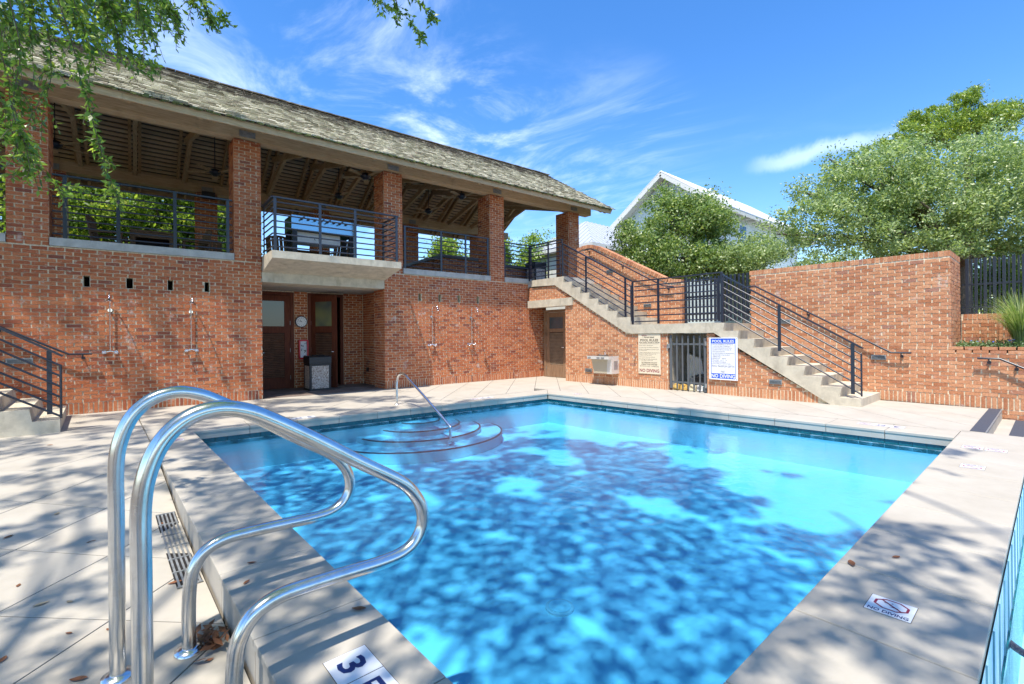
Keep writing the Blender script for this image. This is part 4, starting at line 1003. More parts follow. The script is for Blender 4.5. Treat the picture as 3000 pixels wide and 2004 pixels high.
for x in (-.34, -.03, .12): MB().box(x - .05, x + .05, -.452, -.441, .425, .455).build('push_pad', 'galv', df)
for k in range(12): MB().box(.3301, .3345, -.22, -.05, .12 + k * .02, .127 + k * .02).build('vent_slot', 'galv', df)
# signs
def sign(name, label, y0, y1, z0, z1, mat):
    r = empty(name, (XW - (.006 if mat == 'cream' else .043), (y0 + y1) / 2, z0), R(-90), label=label, cat='sign')
    MB().box(-(y1 - y0) / 2, (y1 - y0) / 2, -.012, -.002, 0, z1 - z0).build('board', mat, r); return r, y1 - y0, z1 - z0
r, w, h = sign('pool_rules_sign', 'tall beige pool rules sign with brown and maroon lettering left of the store gate', 6.61, 7.265, .375, 1.415, 'cream')
bi, ma = MB(), MB()
def line(mb, s, zt, size, align='L', wd=None, bold=False, yo=-.0135):
    fn = (lambda x, y: (x, yo, zt + y)) if align == 'C' else (lambda x, y: (x - w / 2 + .025, yo, zt + y))
    text_mb(mb, s, size, fn, 'CENTER' if align == 'C' else 'LEFT', bold, wd)
line(bi, 'forest lakes', h - .105, .055, 'C', .30, True)
line(bi, 'POOL RULES', h - .195, .085, 'C', .53, True); line(bi, 'POOL HOURS:  7:00 AM TO 10:00 PM', h - .24, .04, 'C', .60, True)
bi.box(-w / 2 + .05, w / 2 - .05, -.0135, -.0125, h - .262, h - .257)
for s, z, wd in (('Shower before entering pool.', .31, .42), ('An adult must accompany all children.', .365, .58), ('No food, drink, glass or animals in pool', .415, .58), ('or on pool deck.', .445, .23),
                 ('Children wearing diapers are required to', .50, .60), ('wear swim diapers. Swimwear are', .532, .50), ('available in the rest rooms.', .565, .38), ('Only proper swim wear allowed.', .615, .47), ('No running, horseplay, skateboards', .665, .53), ('or roller blades in pool area.', .697, .41)):
    line(bi, s, h - z, .032, 'L', wd)
line(bi, 'NO LIFEGUARD ON DUTY', h - .765, .045, 'C', .46, True); line(bi, 'SWIM AT YOUR OWN RISK', h - .812, .045, 'C', .47, True); line(bi, 'BATHING LOAD:  18 PERSONS', h - .857, .04, 'C', .55)
line(ma, 'NO DIVING', .045, .115, 'C', .58, True)
for k in range(5): x = -.2 + k * .028; ma.obox((x, -.013, h - .045 + .008 * (k % 2)), (.017, 0, 0), (0, .0007, 0), (0.004, 0, .007)); bi.box(x - .002, x + .002, -.0137, -.0127, h - .105, h - .055)
bi.build('lettering', 'brownink', r, fixn=False); ma.build('lettering', 'maroon', r, fixn=False)
for sx in (-1, 1):
    for z in (.03, h - .03): MB().tube([(sx * (w / 2 - .02), -.014, z), (sx * (w / 2 - .02), -.010, z)], .006, 8).build('screw', 'galv', r)
r, w, h = sign('pool_rules_sign', 'blue and white pool rules sign right of the store gate', 4.665, 5.32, .345, 1.31, 'signwhite')
bl, nv, wh = MB(), MB(), MB()
def rrect(mb, x0, x1, z0, z1, rt, rb, y=-.0130, y2=-.0121):
    P = []
    for cx_, cz_, a0, rr in ((x1 - rt, z1 - rt, 0, rt), (x0 + rt, z1 - rt, 90, rt), (x0 + rb, z0 + rb, 180, rb), (x1 - rb, z0 + rb, 270, rb)):
        P += [(cx_ + rr * math.cos(R(a0 + a)), cz_ + rr * math.sin(R(a0 + a))) for a in ((0, 30, 60, 90) if rr > 0 else (0,))]
    mb.prism(P, 'y', y, y2)
rrect(bl, -w / 2 + .045, w / 2 - .045, h - .135, h - .02, .02, .0); rrect(bl, -w / 2 + .045, w / 2 - .045, .03, .145, .0, .02)
for s_ in (-1, 1): bl.box(s_ * (w / 2 - .052) - .006, s_ * (w / 2 - .052) + .006, -.0128, -.0121, .14, h - .13)
line(wh, 'POOL RULES', h - .112, .085, 'C', .50, True, yo=-.0142); line(wh, 'NO DIVING', .048, .115, 'C', .545, True, yo=-.0142)
for s, z, x, wd in (('1. NO FOOD OR BEVERAGES IN THE POOL OR', .172, 0, .49), ('ON POOL WET DECK. COMMERCIALLY', .212, .02, .42), ('BOTTLED WATER IN PLASTIC BOTTLES IS', .252, .02, .45), ('ALLOWED ON THE POOL WET DECK FOR', .292, .02, .44), ('POOL PATRON HYDRATION.', .332, .02, .29),
                 ('2. NO GLASS OR ANIMALS IN THE FENCED POOL', .372, 0, .52), ('AREA (OR 50 FEET (15 240 MM) FROM', .412, .02, .40), ('UNFENCED POOL).', .452, .02, .20), ('3. BATHING LOAD:      PERSONS.', .492, 0, .34), ('4. POOL HOURS:      A.M. TO      P.M.', .532, 0, .36), ('5. SHOWER BEFORE ENTERING.', .572, 0, .34), ('6. DO NOT SWALLOW THE POOL WATER.', .612, 0, .44)):
    text_mb(nv, s, .036, lambda a, b, x=x, z=z: (a - w / 2 + .062 + x, -.0135, h - z + b), 'LEFT', False, wd)
line(nv, 'POOL MAXIMUM DEPTH:', h - .68, .07, 'C', .51, False); line(nv, 'FEET', .165, .065, 'C', .11, False)
bl.build('printed_band', 'blue', r); nv.build('lettering', 'navy', r, fixn=False); wh.build('lettering', 'signwhite', r, fixn=False)
for sx in (-1, 1):
    for z in (.025, h - .025): MB().tube([(sx * (w / 2 - .022), -.015, z), (sx * (w / 2 - .022), -.010, z)], .008, 8).build('screw', 'iron', r)
# clock
ck = empty('wall_clock', WA @ Vector((4.19, VB - .01, 1.84)), AA, label='round white wall clock with black rim between the two mahogany doors', cat='clock')
def disc(mb, rr, y0, y1, n=36, cx=0, cz=0): return mb.prism([(cx + rr * math.cos(2 * math.pi * k / n), cz + rr * math.sin(2 * math.pi * k / n)) for k in range(n)], 'y', y0, y1)
disc(MB(), .160, -.045, 0).build('rim', 'black', ck); disc(MB(), .138, -.048, -.0455).build('face', 'white', ck)
mb = MB()
for k in range(1, 13):
    a = R(90 - 30 * k); text_mb(mb, str(k), .036, lambda x, y, a=a: (x + .105 * math.cos(a), -.0495, y - .013 + .105 * math.sin(a)), 'CENTER', True)
mb.build('numerals', 'ink', ck, fixn=False)
def hand(a, l, w_, n_): 
    a = R(90 - a); d = Vector((math.cos(a), 0, math.sin(a))); MB().obox(d * l * .4 + Vector((0, -.0515, 0)), d * l * .6, Vector((-d.z, 0, d.x)) * w_, (0, .0008, 0)).build(n_, 'ink', ck)
hand(324, .065, .005, 'hour_hand'); hand(285, .095, .0035, 'minute_hand')
# red framed cabinet
rc = empty('red_cabinet', WA @ Vector((4.235, VB - .01, .80)), AA, label='narrow red framed cabinet with crumpled white papers behind its window above the bin', cat='cabinet')
P = []
mb = MB()
for (a, b, c, d) in ((-.125, -.093, .02, .52), (.093, .125, .02, .52), (-.11, .11, .0, .04), (-.11, .11, .50, .54)): mb.box(a, b, -.09, 0, c, d)
mb.build('frame', 'red', rc); MB().box(-.094, .094, -.03, -.02, .04, .5).build('back', 'white', rc)
mb = MB(); mb2 = MB()
for k in range(34):
    c = Vector((random.uniform(-.07, .07), -.05, random.uniform(.06, .47))); a = random.uniform(0, 3.14); d = Vector((math.cos(a), random.uniform(-.3, .3), math.sin(a)))
    (mb if k % 4 else mb2).obox(c, d * random.uniform(.015, .045), Vector((-d.z, .3, d.x)) * .006, (0, .002, 0))
mb.build('papers', 'signwhite', rc); mb2.build('papers', 'ink', rc)
# trash bins
def trash(P, rz, label, H=.92):
    r = empty('trash_bin', P, rz, label=label, cat='trash bin'); s_ = .27
    MB().box(-s_ + .012, s_ - .012, -s_ + .012, s_ - .012, 0, H * .76).build('body', 'iron', r)
    for (dx, dy) in ((-1, -1), (1, -1), (1, 1), (-1, 1)): MB().box(dx * s_ - .0225 + (.0225 if dx < 0 else -.0225), dx * s_ + .0225 + (.0225 if dx < 0 else -.0225), dy * s_ - .0225 + (.0225 if dy < 0 else -.0225), dy * s_ + .0225 + (.0225 if dy < 0 else -.0225), 0, H * .765).build('corner_post', 'black', r)
    for z0, z1 in ((0, .05), (H * .72, H * .765)): MB().box(-s_ + .046, s_ - .046, -s_, s_, z0, z1).box(-s_, s_, -s_ + .046, s_ - .046, z0 + .001, z1 - .001).build('frame_band', 'black', r)
    for k in range(4):
        a = k * math.pi / 2; n_ = Vector((math.sin(a), -math.cos(a), 0)); t = Vector((math.cos(a), math.sin(a), 0))
        MB().obox(n_ * (s_ - .008) + Vector((0, 0, H * .385)), t * (s_ - .055), n_ * .004, (0, 0, H * .33)).build('aggregate_panel', 'agg', r)
    MB().prism([(-s_ - .01, H * .775), (s_ + .01, H * .775), (s_ + .01, H * .97), (s_ - .03, H), (-s_ + .03, H), (-s_ - .01, H * .97)], 'x', -s_ - .01, s_ + .01).build('lid', 'black', r)
    MB().prism([(-.12, H + .001), (.12, H + .001), (.12, H + .02), (-.12, H + .02)], 'x', -.15, .15).build('lid_opening', 'dark', r)
trash(WA @ Vector((4.38, VB - .95 + .12, .006)), AA, 'square dark bin with pebble aggregate panels standing between the two mahogany doors', .90)
trash(WA @ Vector((12.25, 1.2, 3.24)), AA, 'square bin with pebble aggregate panels on the upper terrace behind the corner of the rail', .85)

# ------------------------------------------------------------------ upper floor furniture
FZ = 3.237
def fan(u, v, z, label):
    r = empty('ceiling_fan', WA @ Vector((u, v, z)), AA + random.uniform(0, 1.2), label=label, cat='ceiling fan', group='ceiling fans under the pavilion roof')
    top = zr(v) - .15 - z
    MB().tube([(0, 0, .08), (0, 0, top)], .012, 8).build('down_rod', 'iron', r)
    MB().tube([(0, 0, top), (0, 0, top - .05)], [.03, .07], 16).build('canopy', 'iron', r)
    MB().tube([(0, 0, .12), (0, 0, .09), (0, 0, .05), (0, 0, -.02), (0, 0, -.05), (0, 0, -.09)], [.04, .10, .14, .14, .09, .05], 20).build('motor', 'iron', r)
    for k in range(5):
        a = 2 * math.pi * k / 5; d = Vector((math.cos(a), math.sin(a), 0)); s_ = Vector((-math.sin(a), math.cos(a), .12)).normalized()
        MB().bar(d * .10, d * .24, .035, .008).build('blade_arm', 'iron', r)
        n_ = d.cross(s_); P0 = [d * .2 - s_ * .055, d * .2 + s_ * .055, d * .60 + s_ * .075, d * .68 + s_ * .05, d * .68 - s_ * .05, d * .60 - s_ * .075]
        MB().raw([p + n_ * .004 for p in P0] + [p - n_ * .004 for p in P0], [(0, 1, 2, 3, 4, 5), (11, 10, 9, 8, 7, 6)] + [(i, (i + 1) % 6, (i + 1) % 6 + 6, i + 6) for i in range(6)]).build('blade', 'rafter', r)
fan(-.9, 3.6, 6.05, 'ceiling fan at far left beside the first brick pier'); fan(2.36, 3.6, 6.05, 'ceiling fan just left of the second brick pier')
fan(5.82, 3.6, 6.0, 'ceiling fan hanging above the balcony rail on a long rod'); fan(5.84, 1.4, 6.06, 'ceiling fan on a short rod close to the third brick pier')
fan(9.1, 3.6, 6.02, 'ceiling fan on a long rod over the third bay'); fan(9.15, 1.4, 6.06, 'ceiling fan on a short rod close to the fourth brick pier')
def chair(u, v, rz, label):
    r = empty('wooden_armchair', WA @ Vector((u, v, FZ)), AA + rz, label=label, cat='chair'); 
    MB().box(-.27, .27, -.27, .25, .40, .44).build('seat', 'dkwood', r)
    for k in range(5):
        x = -.21 + k * .105; MB().obox((x, .29, .70), (.042, 0, 0), (0, .010, 0), (0, .07, .30)).build('back_slat', 'dkwood', r)
    P = [(-.27, .36, .97), (-.15, .375, 1.01), (0, .38, 1.03), (.15, .375, 1.01), (.27, .36, .97)]
    MB().tube(P, .03, 8).build('crest_rail', 'dkwood', r)
    for sx in (-1, 1):
        MB().bar((sx * .30, -.28, .65), (sx * .30, .30, .64), .09, .03).build('armrest', 'dkwood', r)
        MB().box(sx * .27 - .03, sx * .27 + .03, -.28, -.22, 0, .64).build('leg', 'dkwood', r)
        MB().tube([(sx * .27, .24, 0), (sx * .27, .27, .45), (sx * .27, .36, .97)], .03, 6).build('leg', 'dkwood', r)
tb = empty('picnic_table', WA @ Vector((.92, 2.9, FZ)), AA, label='heavy square wooden table behind the left guard rail', cat='table')
for k in range(6): MB().box(-.44 + k * .148, -.30 + k * .148, -.42, .42, .76, .80).build('tabletop_board', 'dkwood', tb)
for s_ in (-1, 1): MB().box(-.40, .40, s_ * .38 - .02, s_ * .38 + .02, .62, .759).build('apron', 'dkwood', tb); MB().box(s_ * .42 - .02, s_ * .42 + .02, -.36, .36, .62, .759).build('apron', 'dkwood', tb)
for sx in (-1, 1):
    for sy in (-1, 1): MB().box(sx * .38 - .05, sx * .38 + .05, sy * .34 - .05, sy * .34 + .05, 0, .62).build('leg', 'dkwood', tb)
MB().box(-.38, .38, -.35, .35, .12, .5).build('storage_shelf', 'dark', tb)
chair(.12, 2.7, R(80), 'wooden armchair left of the square table on the upper floor'); chair(1.75, 2.9, R(-80), 'wooden armchair right of the square table on the upper floor'); chair(2.25, 4.0, R(-10), 'wooden armchair against the rear brick pier of the left bay')
ft = empty('foosball_table', WA @ Vector((4.6, 1.55, FZ)), AA, label='table football cabinet with glossy side coloured like reflected sky behind the balcony rail', cat='game table')
hw = .83
MB().box(-hw, hw, -.36, -.33, .99, 1.37).build('side_panel', 'panel', ft); MB().box(-hw, hw, .33, .36, .99, 1.37).build('side_panel', 'panel', ft)
M['greenp'] = simple('green_end_panel', (.05, .13, .10), .4)
for s_ in (-1, 1): MB().box(s_ * (hw - .015) - .015, s_ * (hw - .015) + .015, -.329, .329, .99, 1.37).build('end_panel', 'greenp', ft)
MB().box(-hw + .03, hw - .03, -.33, .33, 1.0, 1.02).build('playing_field', 'greenp', ft)
MB().box(-hw + .14, hw - .35, -.20, .25, .70, .985).build('under_box', 'white', ft)
mb = MB(); text_mb(mb, 'L', .09, lambda x, y: (x - .2, -.2015, .80 + y), 'CENTER', True); mb.build('lettering', 'ink', ft, fixn=False)
for sx in (-1, 1):
    for sy in (-1, 1): MB().box(sx * (hw - .08) - .06, sx * (hw - .08) + .06, sy * .30 - .055, sy * .30 + .055, 0, .989).build('leg', 'black', ft)
for k in range(8):
    x = -.58 + k * .166; rd = MB().tube([(x, -.46 - .08 * (k % 3), 1.29), (x, .5, 1.29)], .009, 8).build('rod', 'chrome', ft)
    MB().tube([(x, -.40, 1.29), (x, -.365, 1.29)], .032, 12).build('bearing', 'black', rd)
    if k % 3 == 0 or k == 4: MB().tube([(x, -.60, 1.29), (x, -.47, 1.29)], .022, 10).build('handle', 'black', rd)
chair(3.9, 2.9, R(150), 'wooden armchair behind the left end of the game cabinet'); chair(5.35, 2.6, R(200), 'wooden armchair behind the right end of the game cabinet')
st_ = empty('low_table', WA @ Vector((4.75, 3.1, FZ)), AA, label='wooden table between the two armchairs behind the game cabinet', cat='table')
MB().box(-.45, .45, -.4, .4, .68, .73).build('tabletop', 'dkwood', st_); MB().box(-.4, .4, -.36, .36, .5, .679).build('apron', 'dkwood', st_)
for sx in (-1, 1):
    for sy in (-1, 1): MB().box(sx * .4 - .04, sx * .4 + .04, sy * .34 - .04, sy * .34 + .04, 0, .5).build('leg', 'dkwood', st_)
def counter(label, u0, u1, v0, v1, zt):
    r = empty('bar_counter', WA @ Vector((u0, v0, FZ)), AA, label=label, cat='counter'); W, D = u1 - u0, v1 - v0
    MB().box(.02, W - .02, .02, D - .02, 0, zt - FZ - .08).build('base', 'mortar', r); MB().box(-.06, W + .06, -.08, D + .06, zt - FZ - .08, zt - FZ + .02).build('worktop', 'counter', r)
    B_ = Bricks(); H_ = zt - FZ - .085
    B_.wall((0, .012, 0), ax, ny, 0, H_, ivals(0, W, []), soldier=False); B_.wall((.012, 0, 0), (0, 1, 0), (-1, 0, 0), 0, H_, ivals(0, D, []), soldier=False)
    B_.build(r, 'brick', WA @ Matrix.Translation(Vector((u0, v0, FZ))), 60)
counter('brick bar counter with slate top along the third bay', 8.8, 10.3, 2.1, 2.7, 4.17); counter('brick bar counter arm running back to the rear beam', 8.78, 9.3, 2.78, 4.9, 4.17)
counter('brick counter with slate top behind the terrace rail at the stair head', 11.1, 13.0, 1.75, 2.4, 3.98)

# ------------------------------------------------------------------ foreground pool rails
def catm(pts, n=6):
    P = [Vector(p) for p in pts]; P = [P[0] * 2 - P[1]] + P + [P[-1] * 2 - P[-2]]; o = []
    for i in range(1, len(P) - 2):
        for k in range(n):
            t = k / n; o.append(.5 * ((2 * P[i]) + (P[i + 1] - P[i - 1]) * t + (2 * P[i - 1] - 5 * P[i] + 4 * P[i + 1] - P[i + 2]) * t * t + (3 * P[i] - P[i - 1] - 3 * P[i + 1] + P[i + 2]) * t ** 3))
    o.append(P[-2]); return o
def poolrail(y, dx, label, zb=-.2):
    r = empty('grab_rail', (.06 + dx, y, zb), label=label, cat='pool handrail')
    prof_ = [(.0, zb), (.0, .2), (.0, .55), (.0, .80), (.02, .93), (.065, 1.035), (.14, 1.105), (.235, 1.13), (.335, 1.11), (.44, 1.055), (.60, .955), (.80, .82), (.98, .705), (1.06, .635), (1.115, .545), (1.125, .45), (1.085, .375), (1.01, .335), (.90, .325), (.75, .33), (.56, .335), (.44, .33), (.35, .29), (.30, .21), (.285, .12), (.28, 0), (.28, zb)]
    P = catm([(x, 0, z - zb) for x, z in prof_], 5); mb = MB().tube(P, .0315, 20); mb.build('tube', 'steel', r)
    for x in (0, .28): MB().tube([(x, 0, .001), (x, 0, .018), (x, 0, .026)], [.066, .064, .034], 28).build('flange', 'steel', r)
poolrail(2.92, 0, 'far polished steel grab rail looping over the coping at the left'); poolrail(2.12, .05, 'near polished steel grab rail looping over the coping closest to the camera')
cr = empty('entry_handrail', (4.65, 8.97, 0), label='single steel handrail running from the far deck into the pool over the rounded steps', cat='pool handrail')
MB().tube(catm([(0, 0, 0), (0, 0, .25), (0, -.005, .45), (0, -.06, .58), (0, -.18, .645), (0, -.34, .63), (0, -.55, .53), (0, -1.2, .21), (0, -1.93, -.17), (0, -1.96, -.22), (0, -1.97, -.44)], 5), .024, 14).build('tube', 'steel', cr)
MB().tube([(0, 0, 0), (0, 0, .012)], [.05, .04], 20).build('flange', 'steel', cr); MB().tube([(0, -1.97, -.44), (0, -1.97, -.43)], [.05, .045], 20).build('flange', 'steel', cr)
# skimmer returns in the far coping faces
# ------------------------------------------------------------------ marker tiles
def mtile(x, y, rd, kind, label, w=.185):       # rd: reading direction
    rd = Vector((*rd, 0)); up = Vector((-rd.y, rd.x, 0)); r = empty('depth_marker_tile', (x, y, .0), label=label, cat='tile')
    MB().obox((0, 0, .0012), rd * w / 2, up * w / 2, (0, 0, .0016)).build('tile', 'tile_white', r); fr = MB()
    z = .0035; f = lambda a, b: tuple(rd * a + up * b + Vector((0, 0, z)))
    for a0, a1, b0, b1 in ((-1, 1, 1, 1.03), (-1, 1, -1.03, -1), (-1.03, -1, -1.03, 1.03), (1, 1.03, -1.03, 1.03)):
        h = w / 2; fr.raw([tuple(rd * (p * h) + up * (q * h) + Vector((0, 0, .0022))) for p, q in ((a0, b0), (a1, b0), (a1, b1), (a0, b1))], [(0, 1, 2, 3)])
    fr.build('grout_line', 'joint', r, fixn=False)
    if kind in ('3', 'FT', '3 FT'):
        mb = MB(); text_mb(mb, kind, w * .85, lambda a, b: f(a, b - w * .30), 'CENTER', True, w * .62 if kind != '3' else w * .45); mb.build('lettering', 'navy', r, fixn=False)
    else:
        mb = MB(); text_mb(mb, 'NO DIVING', w * .22, lambda a, b: f(a, b - w * .44), 'CENTER', True, w * .88); 
        for (a, b, c, d) in ((-.02, .10, .02, .02), (-.10, .16, .05, .012), (.06, .03, .07, .012), (.0, .20, .015, .015)):
            mb.raw([f((a + sx * c) * w * 1.2, (b + sy * d) * w * 1.2) for sx, sy in ((-1, -1), (1, -1), (1, 1), (-1, 1))], [(0, 1, 2, 3)])
        mb.build('lettering', 'navy', r, fixn=False)
        rg = MB(); n = 8; Q = [[f(w * rr * math.cos(R(22.5 + 45 * k)) * 1.25, w * .12 + w * rr * math.sin(R(22.5 + 45 * k))) for k in range(n)] for rr in (.33, .28)]
        for k in range(n): rg.raw([Q[0][k], Q[0][(k + 1) % n], Q[1][(k + 1) % n], Q[1][k]], [(0, 1, 2, 3)])
        rg.raw([f(-.26 * w, .30 * w), f(-.22 * w, .33 * w), f(.26 * w, -.06 * w), f(.22 * w, -.09 * w)], [(0, 1, 2, 3)]); rg.build('prohibition_ring', 'maroon', r, fixn=False)
mtile(.81, 1.98, (0, -1), '3', 'large tile with blue figure 3 on the coping at the bottom edge'); mtile(.81, 1.79, (0, -1), 'FT', 'tile with dark letters FT next to the large figure 3')
mtile(3.02, .56, (0, -1), 'nd', 'no diving tile on the shaded right coping nearest the camera')
mtile(6.80, .575, (0, 1), 'nd', 'single no diving tile in the middle of the sunny right coping')
mtile(7.93, .67, (0, 1), 'nd', 'left one of the two adjoining no diving tiles at the pool corner'); mtile(7.93, .47, (0, 1), 'nd', 'right one of the two adjoining no diving tiles at the pool corner')
mtile(8.85, 1.93, (0, 1), 'nd', 'no diving tile left of the depth letters on the far right coping'); mtile(8.85, 1.74, (0, 1), 'FT', 'letters FT tile on the far right coping'); mtile(8.85, 1.55, (0, 1), '3', 'figure 3 tile on the far right coping')
mtile(2.42, 8.66, (-1, 0), 'nd', 'no diving tile on the far left coping in dappled shade'); mtile(2.61, 8.65, (-1, 0), 'FT', 'letters FT tile on the far left coping'); mtile(2.80, 8.64, (-1, 0), '3', 'figure 3 tile on the far left coping')
mtile(6.3, 8.50, (-1, 0), 'nd', 'no diving tile by the far coping before the pool corner'); mtile(6.49, 8.49, (-1, 0), 'FT', 'letters FT tile by the far coping before the pool corner'); mtile(6.68, 8.48, (-1, 0), '3', 'figure 3 tile by the far coping before the pool corner')
mtile(8.55, 7.46, (0, 1), 'nd', 'no diving tile just right of the far pool corner')
mtile(.80, 8.0, (0, -1), 'nd', 'no diving tile at the far end of the left coping seen through the steel rail')

# ------------------------------------------------------------------ fallen leaves
def dleaf(x, y, z, s, a, label, curl=.25, mat='leafdry'):
    r = MB(); n = 7; V = []; 
    for i in range(n):
        t = i / (n - 1); w = s * .22 * math.sin(math.pi * min(.97, t + .02)) ** .8; zz = s * curl * (t - .5) ** 2 + .003
        for q in (-1, 0, 1): V.append(((t - .5) * s, q * w, zz + abs(q) * w * .35))
    Fc = [(i * 3 + j, i * 3 + j + 1, i * 3 + j + 4, i * 3 + j + 3) for i in range(n - 1) for j in (0, 1)]
    o = r.raw(V, Fc, True).build('fallen_leaf', mat, fixn=False); o.location = (x, y, z); o.rotation_euler = (0, 0, a); tag(o, label, 'leaf', 'dry leaves fallen round the pool'); return o
M['leaftan'] = simple('tan_leaf', (.42, .32, .20), .8, var=.2, scale=20)
LF = [(-.27, 4.04, .075, 'pale tan leaf lying on the left deck'), (-.14, 3.96, .05, 'dark leaf right of the pale tan one on the left deck'), (-.13, 3.54, .04, 'small dark leaf on the lower left deck'), (-.37, 3.47, .06, 'brown leaf at the lower left edge of the deck'), (-.08, 3.03, .075, 'curled brown leaf at the bottom of the left deck'),
      (-.40, 4.44, .05, 'reddish leaf on the left deck above the pale one'), (-.54, 5.40, .07, 'brown leaf at the left edge of the deck'), (-.28, 5.72, .07, 'tan brown leaf in the sunny patch of the left deck'), (-.05, 4.94, .06, 'thin brown leaf left of the steel rails'), (.03, 3.44, .03, 'tiny red leaf near the steel rail foot'), (-.49, 8.79, .07, 'leaf on the shaded deck in front of the left stair'), (.37, 3.80, .08, 'orange brown leaf beside the floor drain'), (.40, 5.0, .05, 'leaf lying on the floor drain grate')]
for x, y, s, lb in LF: dleaf(x, y, zleft(x, y), s, random.uniform(0, 6), lb, mat='leaftan' if 'tan' in lb else 'leafdry')
for x, y, s, lb in ((.71, 3.29, .055, 'brown leaf on the left coping by a joint'), (.63, 3.05, .05, 'red brown leaf on the left coping near the steel rail'), (1.0, 2.36, .075, 'long brown leaf at the pool edge above the figure 3 tile'), (3.42, .82, .085, 'dark brown leaf on the right coping joint'), (3.72, .66, .06, 'small red brown leaf on the right coping beyond the joint')): dleaf(x, y, .001, s, random.uniform(0, 6), lb)
mb = MB()
for k in range(46):
    x, y = .44 + random.gauss(0, .035), 2.93 + random.gauss(0, .07); z = zleft(x, y) + .006 + random.uniform(0, .05); a = random.uniform(0, 6); s_ = random.uniform(.025, .05)
    d = Vector((math.cos(a), math.sin(a), random.uniform(-.5, .5))).normalized(); w_ = d.cross(Vector((random.uniform(-.5, .5), random.uniform(-.5, .5), 1))).normalized()
    c = Vector((min(x, .51), y, z)); mb.raw([c - d * s_, c + w_ * s_ * .4, c + d * s_, c - w_ * s_ * .4], [(0, 1, 2, 3)])
tag(mb.build('leaf_litter', 'leafdry', fixn=False), 'small heap of orange brown oak leaves behind the low rail foot against the curb', 'leaves', kind='stuff')

# ------------------------------------------------------------------ houses beyond
h1 = empty('white_gabled_house', (25, 15.3, 1.1), label='large pale house with white metal gable roof behind the young oak', cat='house')
HP = Vector(h1.location); YC, ZP, HWD, ZE = 15.26, 11.02, 3.95, 8.2; XE = 37.5; sl2 = (ZP - ZE) / HWD
def HB(mb, name, mat): o = mb.build(name, mat, h1); return rel(o, h1)
wy = 3.35
mb = MB(); mb.prism([(YC - wy, 1.1), (YC + wy, 1.1), (YC + wy, ZP - sl2 * wy - .2), (YC, ZP - .2), (YC - wy, ZP - sl2 * wy - .2)], 'x', 25.8, XE - .5); HB(mb, 'wall', 'siding')
for k in range(52):       # lap siding on the two faces the camera can see
    z = 3.0 + k * .14
    if z < ZP - sl2 * wy - .3: HB(MB().obox(((25.8 + XE - .5) / 2, YC - wy - .012, z), ((XE - 26.3) / 2, 0, 0), (0, .008, .0), (0, -.012, .068)), 'siding_board', 'siding')
for k in range(40):
    z = 3.0 + k * .18
    hw_ = wy if z < ZP - sl2 * wy - .3 else (ZP - .35 - z) / sl2
    if hw_ > .15: HB(MB().obox((25.785, YC, z), (.008, 0, 0), (0, hw_, 0), (-.012, 0, .088)), 'siding_board', 'siding')
HB(MB().box(25.70, 25.77, YC - 1.35, YC + 1.35, ZP - 1.30, ZP - 1.12).box(25.71, 25.77, YC - .05, YC + .05, ZP - 1.12, ZP - .3), 'gable_trim', 'trim')
for s_ in (-1, 1):
    HB(MB().prism([(YC, ZP), (YC + s_ * HWD, ZE), (YC + s_ * HWD, ZE - .06), (YC, ZP - .06)], 'x', 25.0, XE), 'roof', 'whiteroof')
    HB(MB().bar((25.03, YC, ZP - .20), (25.03, YC + s_ * (HWD - .02), ZE - .20), .06, .26), 'barge_board', 'trim')
    HB(MB().box(25.1, XE, YC + s_ * (HWD - .04) - .03, YC + s_ * (HWD - .04) + .03, ZE - .26, ZE - .07), 'fascia', 'trim')
    HB(MB().prism([(YC, ZP - .10), (YC + s_ * (HWD - .1), ZE - .12), (YC + s_ * (HWD - .1), ZE - .16), (YC, ZP - .16)], 'x', 25.07, 25.8), 'soffit', 'trim')
for k in range(38):
    x = 25.05 + k * .41
    if x < XE: HB(MB().bar((x, YC - .02, ZP + .015), (x, YC - HWD + .01, ZE + .015), .03, .04), 'roof_seam', 'whiteroof')
for k in range(16):
    x = 26.2 + k * .9; HB(MB().box(x, x + .1, YC - HWD + .08, YC - wy, ZE - .30, ZE - .13), 'rafter_tail', 'trim')
HB(MB().box(25.74, 25.86, YC - wy - .06, YC - wy + .14, 1.1, ZE - .1), 'corner_board', 'trim')
for x, z in ((27.6, 6.0), (30.2, 3.2), (33.0, 6.0)):
    fr = HB(MB().box(x, x + 1.0, YC - wy - .07, YC - wy - .005, z, z + 1.7), 'window', 'white')
    for i in (0, 1):
        for j in (0, 1):
            o = MB().box(x + .1 + i * .42, x + .48 + i * .42, YC - wy - .085, YC - wy - .071, z + .1 + j * .78, z + .8 + j * .78).build('pane', 'window', fr)
for y in (YC - 2.6, YC - .5, YC + 1.6):
    fr = HB(MB().box(25.71, 25.78, y, y + .95, 5.4, 7.1), 'window', 'white'); MB().box(25.695, 25.709, y + .12, y + .83, 5.52, 6.98).build('pane', 'window', fr)
HB(MB().box(24.2, XE + 1, YC - wy - 2.6, YC - wy - .02, 4.45, 4.6), 'porch_roof', 'whiteroof'); HB(MB().box(24.4, XE + .8, YC - wy - 2.4, YC - wy - .02, 4.15, 4.44), 'porch_beam', 'trim')
for k in range(6): HB(MB().box(25 + k * 3, 25.25 + k * 3, YC - wy - 2.35, YC - wy - 2.1, 1.1, 4.14), 'porch_post', 'trim')
h2 = empty('grey_hip_roofed_house', (21.7, 18.2, 1.1), label='house with grey standing seam hip roof seen just right of the last brick pier', cat='house')
ap = Vector((21.7, 18.2, 8.1)); RL = 9; r_ = 2.7; zE = 6.15
